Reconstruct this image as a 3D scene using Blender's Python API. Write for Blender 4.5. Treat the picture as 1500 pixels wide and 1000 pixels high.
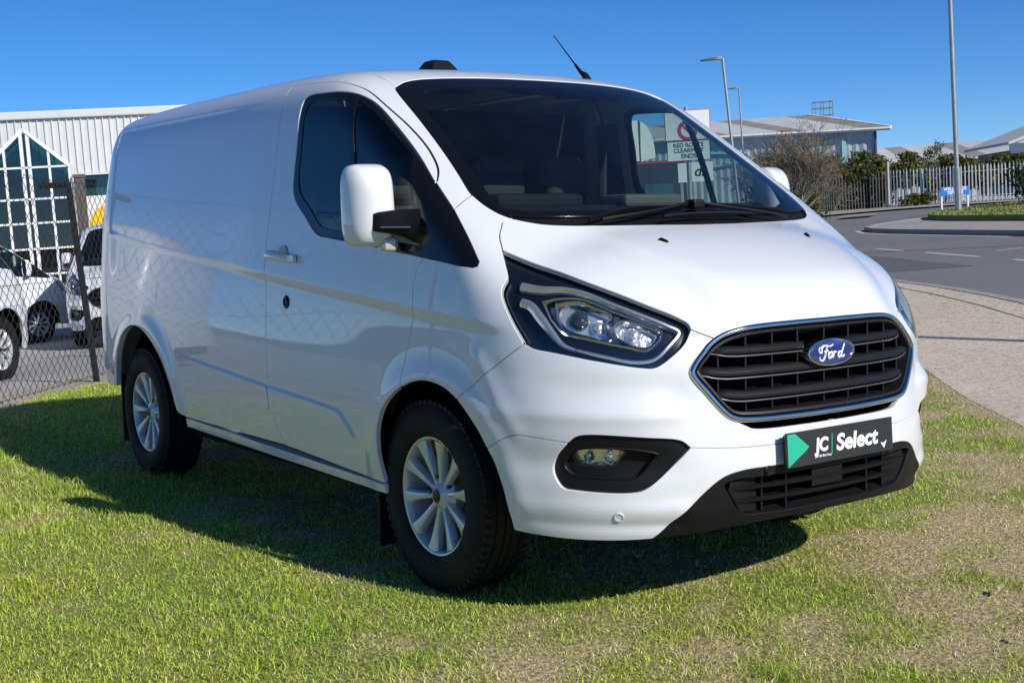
import bpy, bmesh, math, random
import numpy as np
from mathutils import Vector, Matrix, geometry
random.seed(7); RNG=np.random.default_rng(11)
for o in list(bpy.data.objects): bpy.data.objects.remove(o,do_unlink=True)
SC=bpy.context.scene; COL=SC.collection
# ------------------------------------------------------------------ camera, sky, sun, exposure
YAW,PITCH,ROLL=2.524576,math.radians(-5.5),math.radians(-3.7)
CW=np.array([3.88681,-3.28548,1.34896])
def basis(yaw,pitch,roll):
    f=np.array([math.cos(pitch)*math.cos(yaw),math.cos(pitch)*math.sin(yaw),math.sin(pitch)])
    r=np.cross(f,[0,0,1]);r/=np.linalg.norm(r);u=np.cross(r,f);c,s=math.cos(roll),math.sin(roll)
    return c*r+s*u,-s*r+c*u,f
cr,cu,cf=basis(YAW,PITCH,ROLL)
cd=bpy.data.cameras.new('camera');CAM=bpy.data.objects.new('camera',cd);COL.objects.link(CAM)
cd.sensor_width=36;cd.lens=1887.616/1500*36;cd.clip_start=.05;cd.clip_end=9000
m=Matrix.Identity(4)
for i in range(3): m[i][0]=cr[i];m[i][1]=cu[i];m[i][2]=-cf[i];m[i][3]=CW[i]
CAM.matrix_world=m;SC.camera=CAM
SUN_V=np.array([1.52,.275,1.0])
RW=np.array([[0.99983597,0.00334121,0.01780108],[-0.00397118,0.99936276,0.03547254],[-0.01767121,-0.03553742,0.9992121]])
SUN=RW@SUN_V;SUN/=np.linalg.norm(SUN)
EL=math.asin(SUN[2]);AZ=math.atan2(SUN[0],SUN[1])
W=bpy.data.worlds.new('World');SC.world=W;W.use_nodes=True
nt=W.node_tree;nt.nodes.clear()
sky=nt.nodes.new('ShaderNodeTexSky');sky.sky_type='NISHITA';sky.sun_disc=False
sky.sun_elevation=EL;sky.sun_rotation=AZ;sky.air_density=.6;sky.dust_density=.0;sky.ozone_density=8.0;sky.altitude=500
bg=nt.nodes.new('ShaderNodeBackground');bg.inputs[1].default_value=.120
hs=nt.nodes.new('ShaderNodeHueSaturation');hs.inputs['Saturation'].default_value=1.12
wo=nt.nodes.new('ShaderNodeOutputWorld');nt.links.new(sky.outputs[0],hs.inputs['Color']);nt.links.new(hs.outputs[0],bg.inputs[0]);nt.links.new(bg.outputs[0],wo.inputs[0])
ld=bpy.data.lights.new('sun','SUN');ld.energy=5.0;ld.angle=math.radians(.53);ld.color=(1,.965,.905)
SUNO=bpy.data.objects.new('sun',ld);COL.objects.link(SUNO)
SUNO.rotation_euler=Vector(SUN).to_track_quat('Z','Y').to_euler();SUNO.location=(20,5,30)
vs=SC.view_settings;vs.view_transform='Standard';vs.look='None';vs.exposure=0.0;vs.gamma=1.0;vs.use_curve_mapping=False
SC.cycles.max_bounces=10;SC.cycles.transparent_max_bounces=24
# ------------------------------------------------------------------ site axes: metres right of / beyond the viewpoint
SF=np.array([math.cos(YAW),math.sin(YAW)]);SR=np.array([SF[1],-SF[0]])
def XY(lat,dep): return CW[0]+SR[0]*lat+SF[0]*dep, CW[1]+SR[1]*lat+SF[1]*dep
def sst(a,b,t):
    t=np.clip((t-a)/(b-a),0,1);return t*t*t*(t*(6*t-15)+10)
NL=RW@np.array([0,0,1.])
def H(x,y):
    x=np.asarray(x,float);y=np.asarray(y,float)
    pl=-(NL[0]*x+NL[1]*y)/NL[2]
    lat=(x-CW[0])*SR[0]+(y-CW[1])*SR[1]
    far=CW[2]-1.28+.022*np.clip(lat,-14,20)
    w=sst(4.0,13.,np.hypot(x+1.3,y))
    return pl*(1-w)+far*w
def HS(lat,dep): x,y=XY(lat,dep);return float(H(x,y))
def LOC(lat,dep,dz=0): x,y=XY(lat,dep);return (x,y,float(H(x,y))+dz)
def ROTZ(dlat,ddep):   # heading angle (rotation about z) of a local +x axis pointing to (dlat,ddep)
    v=SR*dlat+SF*ddep;return math.atan2(v[1],v[0])
# ------------------------------------------------------------------ materials
def mat(name,col,rough=.5,metal=0,spec=.5,coat=0,coatr=.03,trans=0,var=0,vscale=8,bump=0,bscale=60,col2=None,emit=None,ior=1.5,detail=4):
    M=bpy.data.materials.new(name);M.use_nodes=True;n=M.node_tree;b=n.nodes['Principled BSDF']
    b.inputs['Base Color'].default_value=(*col,1);b.inputs['Roughness'].default_value=rough;b.inputs['Metallic'].default_value=metal
    b.inputs['Specular IOR Level'].default_value=spec;b.inputs['Coat Weight'].default_value=coat;b.inputs['Coat Roughness'].default_value=coatr
    b.inputs['Transmission Weight'].default_value=trans;b.inputs['IOR'].default_value=ior
    if var or col2 or bump:
        tc=n.nodes.new('ShaderNodeTexCoord')
        if var or col2:
            no=n.nodes.new('ShaderNodeTexNoise');no.inputs['Scale'].default_value=vscale;no.inputs['Detail'].default_value=detail+2;no.inputs['Roughness'].default_value=.62
            n.links.new(tc.outputs['Object'],no.inputs['Vector'])
            mx=n.nodes.new('ShaderNodeMix');mx.data_type='RGBA';c2=col2 or tuple(c*(1-var) for c in col)
            ra=n.nodes.new('ShaderNodeMapRange');ra.inputs[1].default_value=.35;ra.inputs[2].default_value=.68
            n.links.new(no.outputs[0],ra.inputs[0]);n.links.new(ra.outputs[0],mx.inputs[0])
            mx.inputs[6].default_value=(*col,1);mx.inputs[7].default_value=(*c2,1);n.links.new(mx.outputs[2],b.inputs['Base Color'])
        if bump:
            n2=n.nodes.new('ShaderNodeTexNoise');n2.inputs['Scale'].default_value=bscale;n2.inputs['Detail'].default_value=5
            n.links.new(tc.outputs['Object'],n2.inputs['Vector'])
            bu=n.nodes.new('ShaderNodeBump');bu.inputs['Strength'].default_value=bump;bu.inputs['Distance'].default_value=.01
            n.links.new(n2.outputs[0],bu.inputs['Height']);n.links.new(bu.outputs[0],b.inputs['Normal'])
    if emit: b.inputs['Emission Color'].default_value=(*emit,1);b.inputs['Emission Strength'].default_value=1
    return M
def glassmat(name,tint,refl_rough=0.0,ior=1.5,dust=0.0):
    M=bpy.data.materials.new(name);M.use_nodes=True;n=M.node_tree;n.nodes.clear()
    o=n.nodes.new('ShaderNodeOutputMaterial');t=n.nodes.new('ShaderNodeBsdfTransparent');t.inputs[0].default_value=(*tint,1)
    g=n.nodes.new('ShaderNodeBsdfGlossy');g.inputs['Roughness'].default_value=refl_rough
    ge=n.nodes.new('ShaderNodeNewGeometry');dp=n.nodes.new('ShaderNodeVectorMath');dp.operation='DOT_PRODUCT'
    n.links.new(ge.outputs['Normal'],dp.inputs[0]);n.links.new(ge.outputs['Incoming'],dp.inputs[1])
    def mth(op,x,v=None,rev=False):
        q=n.nodes.new('ShaderNodeMath');q.operation=op;n.links.new(x,q.inputs[1 if rev else 0])
        if v is not None:q.inputs[0 if rev else 1].default_value=v
        return q.outputs[0]
    f0=((ior-1)/(ior+1))**2*1.9   # both faces of the pane
    c=mth('ABSOLUTE',dp.outputs['Value']);c=mth('SUBTRACT',c,1.0,True);c=mth('POWER',c,5.0);c=mth('MULTIPLY',c,1-f0);c=mth('ADD',c,f0)
    mx=n.nodes.new('ShaderNodeMixShader');n.links.new(c,mx.inputs[0]);n.links.new(t.outputs[0],mx.inputs[1]);n.links.new(g.outputs[0],mx.inputs[2])
    last=mx
    if dust:
        d=n.nodes.new('ShaderNodeBsdfDiffuse');d.inputs[0].default_value=(.5,.5,.48,1);m2=n.nodes.new('ShaderNodeMixShader')
        tc=n.nodes.new('ShaderNodeTexCoord');no=n.nodes.new('ShaderNodeTexNoise');no.inputs['Scale'].default_value=9;no.inputs['Detail'].default_value=8
        ma=n.nodes.new('ShaderNodeMath');ma.operation='MULTIPLY';ma.inputs[1].default_value=dust
        n.links.new(tc.outputs['Object'],no.inputs[0]);n.links.new(no.outputs[0],ma.inputs[0]);n.links.new(ma.outputs[0],m2.inputs[0])
        n.links.new(mx.outputs[0],m2.inputs[1]);n.links.new(d.outputs[0],m2.inputs[2]);last=m2
    n.links.new(last.outputs[0],o.inputs[0]);return M
MT={}
MT['paint']=mat('white_paint',(.72,.73,.74),.32,coat=1,coatr=.025)
MT['black']=mat('black_plastic',(.007,.007,.0075),.5,spec=.22,bump=.08,bscale=400)
MT['gloss']=mat('gloss_black',(.006,.006,.007),.12,spec=.35)
MT['house']=mat('lamp_housing',(.008,.008,.009),.12,coat=.5)
MT['matte']=mat('matte_black',(.006,.006,.006),.9,spec=.1)
MT['chrome']=mat('chrome',(.60,.60,.61),.10,metal=1)
MT['guide']=mat('light_guide',(.62,.64,.66),.2,metal=.75,coat=.5)
MT['grblack']=mat('grille_black',(.010,.010,.011),.42,spec=.4)
MT['script']=mat('script_silver',(.80,.81,.82),.3,metal=.15,coat=.5)
MT['satin']=mat('satin_bar',(.10,.10,.105),.35,metal=.3)
MT['alloy']=mat('alloy',(.62,.62,.63),.26,metal=.35,coat=.5)
MT['alloyin']=mat('alloy_inner',(.10,.10,.105),.4,metal=.6)
MT['rubber']=mat('tyre_rubber',(.010,.010,.0105),.7,spec=.3,var=.3,vscale=30,bump=.1,bscale=120)
MT['glass']=glassmat('window_glass',(.72,.83,.79),ior=1.5,dust=.012)
MT['sideglass']=glassmat('side_glass',(.62,.74,.72),ior=1.52)
MT['lens']=glassmat('lens_cover',(.93,.95,.95),ior=1.4)
MT['reflector']=mat('reflector',(.90,.90,.91),.16,metal=.75,bump=.5,bscale=45)
MT['projector']=mat('projector_lens',(.03,.035,.045),.03,spec=.9,coat=1)
MT['dash']=mat('dash_plastic',(.012,.0125,.014),.75,spec=.15,bump=.1,bscale=300)
MT['fabric']=mat('seat_fabric',(.03,.032,.036),.9,bump=.3,bscale=200)
MT['trimgrey']=mat('cabin_trim',(.085,.083,.078),.7)
MT['blue']=mat('badge_blue',(.012,.03,.16),.2,coat=1)
MT['green']=mat('plate_green',(.02,.42,.26),.4)
MT['plate']=mat('plate_dark',(.022,.026,.026),.38)
MT['white']=mat('white_print',(.82,.82,.82),.5)
MT['amber']=mat('lamp_clear',(.55,.5,.42),.15,spec=.6,coat=1)
MT['red']=mat('red_lens',(.35,.01,.01),.15,coat=1)
# ------------------------------------------------------------------ object helpers
def tag(o,label=None,cat=None,group=None,kind=None):
    if label:o['label']=label
    if cat:o['category']=cat
    if group:o['group']=group
    if kind:o['kind']=kind
    return o
def link(name,me,mt=None,parent=None):
    o=bpy.data.objects.new(name,me);COL.objects.link(o)
    if mt is not None and me is not None and len(me.materials)==0:
        for q in (mt if isinstance(mt,(list,tuple)) else [mt]): me.materials.append(MT[q] if isinstance(q,str) else q)
    if parent is not None:o.parent=parent
    return o
def empty(name,loc=(0,0,0),rz=0,parent=None):
    o=bpy.data.objects.new(name,None);COL.objects.link(o);o.location=loc;o.rotation_euler=(0,0,rz);o.empty_display_size=.2
    if parent is not None:o.parent=parent
    return o
def mesh(name,V,Fc,N=None,smooth=True,flatids=None):
    me=bpy.data.meshes.new(name);me.from_pydata([tuple(map(float,v)) for v in V],[],[tuple(int(i) for i in f) for f in Fc])
    if smooth:me.polygons.foreach_set('use_smooth',[True]*len(me.polygons))
    me.update()
    if N is not None:me.normals_split_custom_set_from_vertices([tuple(map(float,n)) for n in N])
    return me
def unit(v): v=np.asarray(v,float);return v/np.maximum(np.linalg.norm(v,axis=-1,keepdims=True),1e-12)
class MB:
    def __init__(s): s.v=[];s.f=[]
    def add(s,V,Fc):
        o=len(s.v);s.v+=[tuple(map(float,p)) for p in V];s.f+=[tuple(i+o for i in f) for f in Fc];return s
    def box(s,c,d,rot=None,taper=1.0):
        a=np.array([(sx*d[0]/2*(taper if sz>0 else 1),sy*d[1]/2*(taper if sz>0 else 1),sz*d[2]/2) for sz in(-1,1) for sy in(-1,1) for sx in(-1,1)])
        if rot is not None:a=a@np.asarray(rot).T
        return s.add(a+np.asarray(c),[(0,2,3,1),(4,5,7,6),(0,1,5,4),(2,6,7,3),(0,4,6,2),(1,3,7,5)])
    def tube(s,P,R,n=8,cap=True,closed=False):
        P=np.asarray(P,float);R=np.broadcast_to(R,(len(P),));T=np.gradient(P,axis=0)
        if closed:T=(np.roll(P,-1,0)-np.roll(P,1,0))
        T=unit(T);ref=np.array([0,0,1.]) if abs(T[0][2])<.9 else np.array([1.,0,0]);V=[];U=unit(np.cross(T[0],ref))
        for i in range(len(P)):
            U=unit(U-T[i]*(U@T[i]));B=np.cross(T[i],U)
            for k in range(n):
                a=2*math.pi*k/n;V.append(P[i]+R[i]*(math.cos(a)*U+math.sin(a)*B))
        Fc=[];m_=len(P)
        for i in range(m_ if closed else m_-1):
            j=(i+1)%m_
            for k in range(n):Fc.append((i*n+k,i*n+(k+1)%n,j*n+(k+1)%n,j*n+k))
        if cap and not closed:Fc+=[tuple(range(n-1,-1,-1)),tuple((m_-1)*n+k for k in range(n))]
        return s.add(V,Fc)
    def lathe(s,prof,c=(0,0,0),axis='y',n=48,a0=0,a1=2*math.pi):
        full=abs(a1-a0-2*math.pi)<1e-6;k=n if full else n+1;V=[]
        for i in range(k):
            a=a0+(a1-a0)*i/n
            for r,h in prof:
                p={'y':(r*math.cos(a),h,r*math.sin(a)),'z':(r*math.cos(a),r*math.sin(a),h),'x':(h,r*math.cos(a),r*math.sin(a))}[axis]
                V.append(np.array(p)+np.asarray(c))
        q=len(prof);Fc=[]
        for i in range(n):
            j=(i+1)%k
            for t in range(q-1):Fc.append((i*q+t,i*q+t+1,j*q+t+1,j*q+t) if axis!='y' else (i*q+t,j*q+t,j*q+t+1,i*q+t+1))
        return s.add(V,Fc)
    def prism(s,poly,a,b,plane='xz'):
        n=len(poly);mk={'xz':lambda p,h:(p[0],h,p[1]),'xy':lambda p,h:(p[0],p[1],h),'yz':lambda p,h:(h,p[0],p[1])}[plane]
        V=[mk(p,a) for p in poly]+[mk(p,b) for p in poly]
        return s.add(V,[tuple(range(n-1,-1,-1)),tuple(range(n,2*n))]+[(i,(i+1)%n,n+(i+1)%n,n+i) for i in range(n)])
    def build(s,name,mt,parent=None,smooth=False,bevel=0,seg=2,fixn=True):
        me=bpy.data.meshes.new(name);me.from_pydata(s.v,[],s.f)
        if fixn:
            bm=bmesh.new();bm.from_mesh(me);bmesh.ops.recalc_face_normals(bm,faces=bm.faces);bm.to_mesh(me);bm.free()
        if smooth:
            me.polygons.foreach_set('use_smooth',[True]*len(me.polygons))
            try:me.set_sharp_from_angle(angle=math.radians(smooth if smooth is not True else 40))
            except Exception:pass
        me.update();o=link(name,me,mt,parent)
        if bevel:
            b=o.modifiers.new('bevel','BEVEL');b.width=bevel;b.segments=seg;b.limit_method='ANGLE';b.angle_limit=math.radians(35)
        return o
def text_mesh(body,size,extrude=.0008,shear=0,bold=0,align='LEFT',spacing=1):
    c=bpy.data.curves.new('t','FONT');c.body=body;c.size=size;c.extrude=extrude;c.shear=shear;c.offset=bold;c.align_x=align;c.space_character=spacing
    o=bpy.data.objects.new('t',c);COL.objects.link(o);dg=bpy.context.evaluated_depsgraph_get();dg.update()
    me=bpy.data.meshes.new_from_object(o.evaluated_get(dg));bpy.data.objects.remove(o,do_unlink=True);return me
def copy_tree(o,parent=None,skip=()):
    c=o.copy();COL.objects.link(c);c.parent=parent
    for ch in list(o.children):
        if ch.name.split('.')[0] not in skip: copy_tree(ch,c,skip)
    return c
# 2-D helpers -------------------------------------------------------
def inside(P,poly):
    x,y=P[:,0],P[:,1];res=np.zeros(len(P),bool);q=np.asarray(poly);x0,y0=q[:,0],q[:,1];x1,y1=np.roll(x0,-1),np.roll(y0,-1)
    for a,b,c,d in zip(x0,y0,x1,y1):
        if b!=d:res^=((b>y)!=(d>y))&(x<(c-a)*(y-b)/(d-b)+a)
    return res
def resample(P,ds,closed=True):
    P=np.asarray(P,float);Q=np.vstack([P,P[:1]]) if closed else P;out=[]
    for a,b in zip(Q[:-1],Q[1:]):
        n=max(1,int(math.ceil(np.linalg.norm(b-a)/ds)))
        for i in range(n):out.append(a+(b-a)*i/n)
    if not closed:out.append(Q[-1])
    return np.array(out)
def crom(P,n=8):   # smooth curve through points
    P=np.asarray(P,float)
    if len(P)<3:return P
    Q=np.vstack([2*P[0]-P[1],P,2*P[-1]-P[-2]]);out=[]
    for i in range(1,len(Q)-2):
        p0,p1,p2,p3=Q[i-1:i+3];d=[max(np.linalg.norm(b-a),1e-6)**.5 for a,b in((p0,p1),(p1,p2),(p2,p3))]
        t0,t1=0,d[0];t2=t1+d[1];t3=t2+d[2]
        for k in range(n):
            t=t1+(t2-t1)*k/n
            A1=(t1-t)/(t1-t0)*p0+(t-t0)/(t1-t0)*p1;A2=(t2-t)/(t2-t1)*p1+(t-t1)/(t2-t1)*p2;A3=(t3-t)/(t3-t2)*p2+(t-t2)/(t3-t2)*p3
            B1=(t2-t)/(t2-t0)*A1+(t-t0)/(t2-t0)*A2;B2=(t3-t)/(t3-t1)*A2+(t-t1)/(t3-t1)*A3
            out.append((t2-t)/(t2-t1)*B1+(t-t1)/(t2-t1)*B2)
    out.append(P[-1]);return np.array(out)
def inset2(P,d):
    a=np.sum(P[:,0]*np.roll(P[:,1],-1)-np.roll(P[:,0],-1)*P[:,1]);s=1 if a>0 else -1
    e0=unit(P-np.roll(P,1,0));e1=unit(np.roll(P,-1,0)-P);n0=np.stack([-e0[:,1],e0[:,0]],1)*s;n1=np.stack([-e1[:,1],e1[:,0]],1)*s
    nn=unit(n0+n1);c=np.clip(np.sum(nn*n0,1),.5,1)
    return P+nn*(np.asarray(d)/c)[:,None]
def triangulate(loops,g,extra=None,rows=None):
    pts=[];edges=[]
    for L in loops:
        o=len(pts);pts+=[tuple(p) for p in L];edges+=[(o+i,o+(i+1)%len(L)) for i in range(len(L))]
    B=np.array(pts);lo=B.min(0);hi=B.max(0)
    xs=np.arange(lo[0],hi[0]+g,g);ys=np.arange(lo[1],hi[1]+g,g*.866);G=[]
    for j,yv in enumerate(ys):G.append(np.stack([xs+(g/2 if j%2 else 0),np.full_like(xs,yv)],1))
    G=np.vstack(G) if extra is None else extra
    if rows is not None:
        kk=np.ones(len(G),bool)
        for i in range(0,len(G),1500):kk[i:i+1500]=((G[i:i+1500,None,:]-rows[None])**2).sum(2).min(1)>(g*.6)**2
        G=np.vstack([G[kk],rows])
    k=inside(G,loops[0])
    for h in loops[1:]:k&=~inside(G,h)
    G=G[k]
    if len(G):
        keep=np.ones(len(G),bool)
        for i in range(0,len(G),2000):
            d=((G[i:i+2000,None,:]-B[None])**2).sum(2).min(1);keep[i:i+2000]=d>(g*.45)**2
        G=G[keep]
    allp=[Vector(p) for p in pts]+[Vector(p) for p in G]
    r=geometry.delaunay_2d_cdt(allp,edges,[],0,1e-6)
    V=np.array([tuple(v) for v in r[0]]);T=np.array([f for f in r[2] if len(f)==3])
    c=V[T].mean(1);k=inside(c,loops[0])
    for h in loops[1:]:k&=~inside(c,h)
    T=T[k];a=V[T];ar=(a[:,1,0]-a[:,0,0])*(a[:,2,1]-a[:,0,1])-(a[:,2,0]-a[:,0,0])*(a[:,1,1]-a[:,0,1])
    T[ar<0]=T[ar<0][:,::-1];T=T[np.abs(ar)>1e-12]
    used=np.unique(T);mp=-np.ones(len(V),int);mp[used]=np.arange(len(used))
    return V[used],mp[T]
# ================================================================== THE VAN: body surface (van axes: x forward from front axle, y left, z up)
class Spl:
    def __init__(s,pts):
        a=np.array(sorted(pts),float);s.x=a[:,0];s.y=a[:,1];n=len(a);h=np.diff(s.x)
        A=np.zeros((n,n));b=np.zeros(n);A[0,0]=A[-1,-1]=1
        for i in range(1,n-1):
            A[i,i-1]=h[i-1];A[i,i]=2*(h[i-1]+h[i]);A[i,i+1]=h[i]
            b[i]=6*((s.y[i+1]-s.y[i])/h[i]-(s.y[i]-s.y[i-1])/h[i-1])
        s.m=np.linalg.solve(A,b);s.h=h
    def __call__(s,t):
        t=np.asarray(t,float);tc=np.clip(t,s.x[0],s.x[-1])
        i=np.clip(np.searchsorted(s.x,tc)-1,0,len(s.h)-1);h=s.h[i];u=tc-s.x[i];w=s.x[i+1]-tc
        r=(s.m[i]*w**3+s.m[i+1]*u**3)/(6*h)+(s.y[i]/h-s.m[i]*h/6)*w+(s.y[i+1]/h-s.m[i+1]*h/6)*u
        e0=(s.y[1]-s.y[0])/s.h[0]-s.h[0]*(2*s.m[0]+s.m[1])/6;e1=(s.y[-1]-s.y[-2])/s.h[-1]+s.h[-1]*(2*s.m[-1]+s.m[-2])/6
        return r+np.where(t<s.x[0],(t-s.x[0])*e0,0)+np.where(t>s.x[-1],(t-s.x[-1])*e1,0)
def smax(a,b,k):
    h=np.maximum(k-np.abs(a-b),0)/k;return np.maximum(a,b)+h**3*k/6
def smin(a,b,k): return -smax(-a,-b,k)
def gau(t,w): return np.exp(-(t/w)**2)
WY=Spl([(.2,.925),(.32,.958),(.45,.976),(.62,.987),(.8,.991),(.95,.989),(1.08,.98),(1.2,.966),(1.4,.945),(1.6,.919),(1.75,.897),(1.9,.87),(2.0,.85)])
TAPF=Spl([(-4.2,-.03),(-3.4,-.012),(-2.6,-.002),(-1.5,0),(-.6,0),(0,-.004),(.35,-.016),(.6,-.038),(.9,-.085),(1.2,-.15)])
ROOF=Spl([(-4.1,1.925),(-3.6,1.968),(-2.9,1.996),(-2.0,1.998),(-1.3,1.992),(-.8,1.968),(-.4,1.93),(.1,1.86)])
BON=Spl([(1.15,.93),(1.0,1.025),(.9,1.098),(.75,1.182),(.6,1.246),(.45,1.292),(.3,1.322),(.1,1.35),(-.2,1.38)])
XF=Spl([(.1,.93),(.24,.96),(.32,1.01),(.42,1.035),(.52,1.042),(.62,1.035),(.72,1.025),(.82,1.018),(.9,1.008),(1.0,.985),(1.1,.955),(1.3,.88)])
CRE=Spl([(-3.4,1.33),(-3.1,1.29),(-1.78,1.165),(-1.23,1.11),(-.54,1.055),(0,1.01),(.48,.97)])
YC=Spl([(.25,.56),(.43,.525),(.645,.49),(.79,.447),(.89,.417),(1.0,.39)])
RTOP=Spl([(-3.5,1.878),(-2.4,1.866),(-1.2,1.858)])
def ridge(x,z,a,b,w):   # distance-based ridge along segment a-b in the side view
    ax,az=a;bx,bz=b;L=(bx-ax)**2+(bz-az)**2;t=np.clip(((x-ax)*(bx-ax)+(z-az)*(bz-az))/L,0,1)
    return gau(np.hypot(x-ax-t*(bx-ax),z-az-t*(bz-az)),w)
def Ys(x,z):
    y=WY(z)+TAPF(x)
    for wx,f,rr in((.09,.9,.44),(-2.80,1.5,.49)):
        r=np.hypot(x-wx,z-.343);y=y+f*.012*gau(r-rr,.055)*sst(.25,.45,z)
    cz=CRE(x);fade=sst(-3.45,-3.15,x)*sst(.62,.3,x)
    y=y-.011*fade*sst(cz+.012,cz-.032,z)*sst(cz-.42,cz-.06,z)
    # pressed inset field on the load-bay side
    m=sst(-3.365,-3.335,x)*sst(-1.25,-2.0,x)*sst(RTOP(x)+.012,RTOP(x)-.012,z)*sst(cz-.02,cz+.01,z)
    y=y-.008*m
    y=y+.007*ridge(x,z,(.36,.86),(.53,.64),.035)
    return y
def Zt(x,y):
    r=ROOF(x)-.03*y**2-.04*y**4
    w=1.318+(.40-x)*.70-.055*(.4-x)**2-.13*y**2-.07*y**4
    b=BON(x)-.09*y**2-.165*y**4+.009*(sst(YC(x)+.035,YC(x)-.035,y)-.6)*sst(1.0,.85,x)
    return smin(r,smax(b,w,.05),.16)
def Xf(y,z):
    c=sst(.5,.75,y)
    x=XF(z)-.20*y**2-.31*y**4-.02*gau(z-.54,.05)*c+.025*gau(z-.68,.09)*c
    # hollow under the headlamp, shoulder line towards the grille, lower chin line
    x=x-.014*gau(z-.775,.05)*sst(.5,.62,y)*sst(.95,.8,y)+.010*gau(z-.70,.025)*sst(.52,.64,y)
    x=x+.010*gau(z-.40,.03)*sst(.5,.62,y)-.008*gau(z-.345,.02)*sst(.5,.62,y)
    return x
def Xr(y,z): return -3.85+.10*sst(1.2,2.0,z)+.08*y**2+.10*y**4
def FB(P):
    x,y,z=P[:,0],np.abs(P[:,1]),P[:,2]
    s=y-Ys(x,z);zt=(z-Zt(x,y))*.87
    k=.17-.06*sst(.5,.2,x)+.10*sst(-.3,-1.,x)
    f=smax(s,zt,k)
    f=smax(f,x-Xf(y,z),.10+.22*sst(.25,.55,y))
    return smax(f,Xr(y,z)-x,.42)
def grad(Fn,P,h=.0015):
    g=np.zeros_like(P)
    for i in range(3):
        d=np.zeros(3);d[i]=h;g[:,i]=(Fn(P+d)-Fn(P-d))/(2*h)
    return g
def snap(P,Fn=FB,it=8):
    P=np.array(P,float)
    for _ in range(it):
        g=grad(Fn,P);f=Fn(P);P=P-(f/np.maximum((g*g).sum(1),1e-6))[:,None]*g
    return P
def frame(N):
    N=unit(np.array(N,float));r=np.array([0,0,1.]) if abs(N[2])<.9 else np.array([1.,0,0]);U=unit(np.cross(r,N));return N,U,np.cross(N,U)
def cast(uv,N,U,V,Fn):
    P=uv[:,:1]*U+uv[:,1:]*V;t=np.full(len(P),4.0)
    for _ in range(70):
        f=Fn(P+t[:,None]*N);t=t-np.clip(f*.8,-.02,.5)
    for _ in range(4):
        f=Fn(P+t[:,None]*N);d=(Fn(P+(t+1e-4)[:,None]*N)-f)/1e-4;d=np.where(np.abs(d)<.08,.08,d);t=t-np.clip(f/d,-.03,.03)
    return P+t[:,None]*N
def panel_data(loop,N,g=.02,gap=.0025,skirt=.014,off=0.,holes=(),Fn=FB,ds=None,free_centre=True,rows=None):
    N,U,V=frame(N);ds=ds or min(g*.8,.012)
    def prep(L,d):
        L=resample(np.asarray(L,float),ds);k=np.linalg.norm(L-np.roll(L,1,0),axis=1)>ds*.12;L=L[k]
        w=np.where((np.abs(L[:,1])<1e-3)&free_centre,0,1)
        return inset2(np.stack([L@U,L@V],1),d*w)
    loops=[prep(loop,gap)]+[prep(h,-gap) for h in holes]
    rw=None if rows is None else np.stack([rows@U,rows@V],1)
    uv,T=triangulate(loops,g,rows=rw);P=cast(uv,N,U,V,Fn)
    c=np.abs(P[:,1])<3e-4;P[c,1]=0
    n=unit(grad(Fn,P))
    if c.any() and abs(N[1])>.01: n[c,1]=0;n=unit(n)
    P=P-n*off;Vt=list(P);Nn=list(n);Fc=[tuple(t) for t in T]
    if skirt:
        E={}
        for a,b,c3 in T:
            for e in((a,b),(b,c3),(c3,a)):E[e]=1
        bd=[e for e in E if (e[1],e[0]) not in E]
        if free_centre: bd=[(a,b) for a,b in bd if not(abs(P[a,1])<5e-4 and abs(P[b,1])<5e-4 and abs(N[1])>.01)]
        O={}
        for a,b in bd:
            t=P[b]-P[a];o=np.cross(unit(t),unit(n[a]+n[b]))
            for q in(a,b):O[q]=O.get(q,0)+o
        idx={}
        for q,o in O.items():
            o=unit(o);i=len(Vt);idx[q]=i
            Vt+=[P[q]+o*.0016-n[q]*.0014,P[q]+o*.0021-n[q]*.004,P[q]+o*.0018-n[q]*skirt];Nn+=[unit(n[q]*.6+o),o,o]
        for a,b in bd:
            i,j=idx[a],idx[b];Fc+=[(b,a,i,j),(j,i,i+1,j+1),(j+1,i+1,i+2,j+2)]
    return np.array(Vt),Fc,np.array(Nn)
def mir(d):
    V,Fc,N=d;s=np.array([1,-1,1.]);return V*s,[tuple(reversed(f)) for f in Fc],N*s
def join(*ds):
    V=[];Fc=[];N=[];o=0
    for v,f,n in ds:
        V.append(v);N.append(n);Fc+=[tuple(i+o for i in q) for q in f];o+=len(v)
    return np.vstack(V),Fc,np.vstack(N)
def panel(name,loop,N,mt,parent,side='R',**k):
    d=panel_data(loop,N,**k)
    if side=='R':return link(name,mesh(name,*d),mt,parent)
    if side=='L':return link(name,mesh(name,*mir(d)),mt,parent)
    if side=='LR':
        a=link(name,mesh(name,*d),mt,parent);b=link(name,mesh(name,*mir(d)),mt,parent);return a,b
    return link(name,mesh(name,*join(d,mir(d))),mt,parent)
def sweep(P,Nn,prof,closed=False,cap=True):
    P=np.asarray(P,float);m_=len(P)
    T=unit((np.roll(P,-1,0)-np.roll(P,1,0)) if closed else np.gradient(P,axis=0));S=unit(np.cross(T,Nn));q=len(prof);V=[]
    for i in range(m_):
        for a,b in prof:V.append(P[i]+a*S[i]+b*Nn[i])
    Fc=[]
    for i in range(m_ if closed else m_-1):
        j=(i+1)%m_
        for k in range(q):Fc.append((i*q+k,i*q+(k+1)%q,j*q+(k+1)%q,j*q+k))
    if cap and not closed:Fc+=[tuple(range(q-1,-1,-1)),tuple((m_-1)*q+k for k in range(q))]
    return V,Fc
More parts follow.
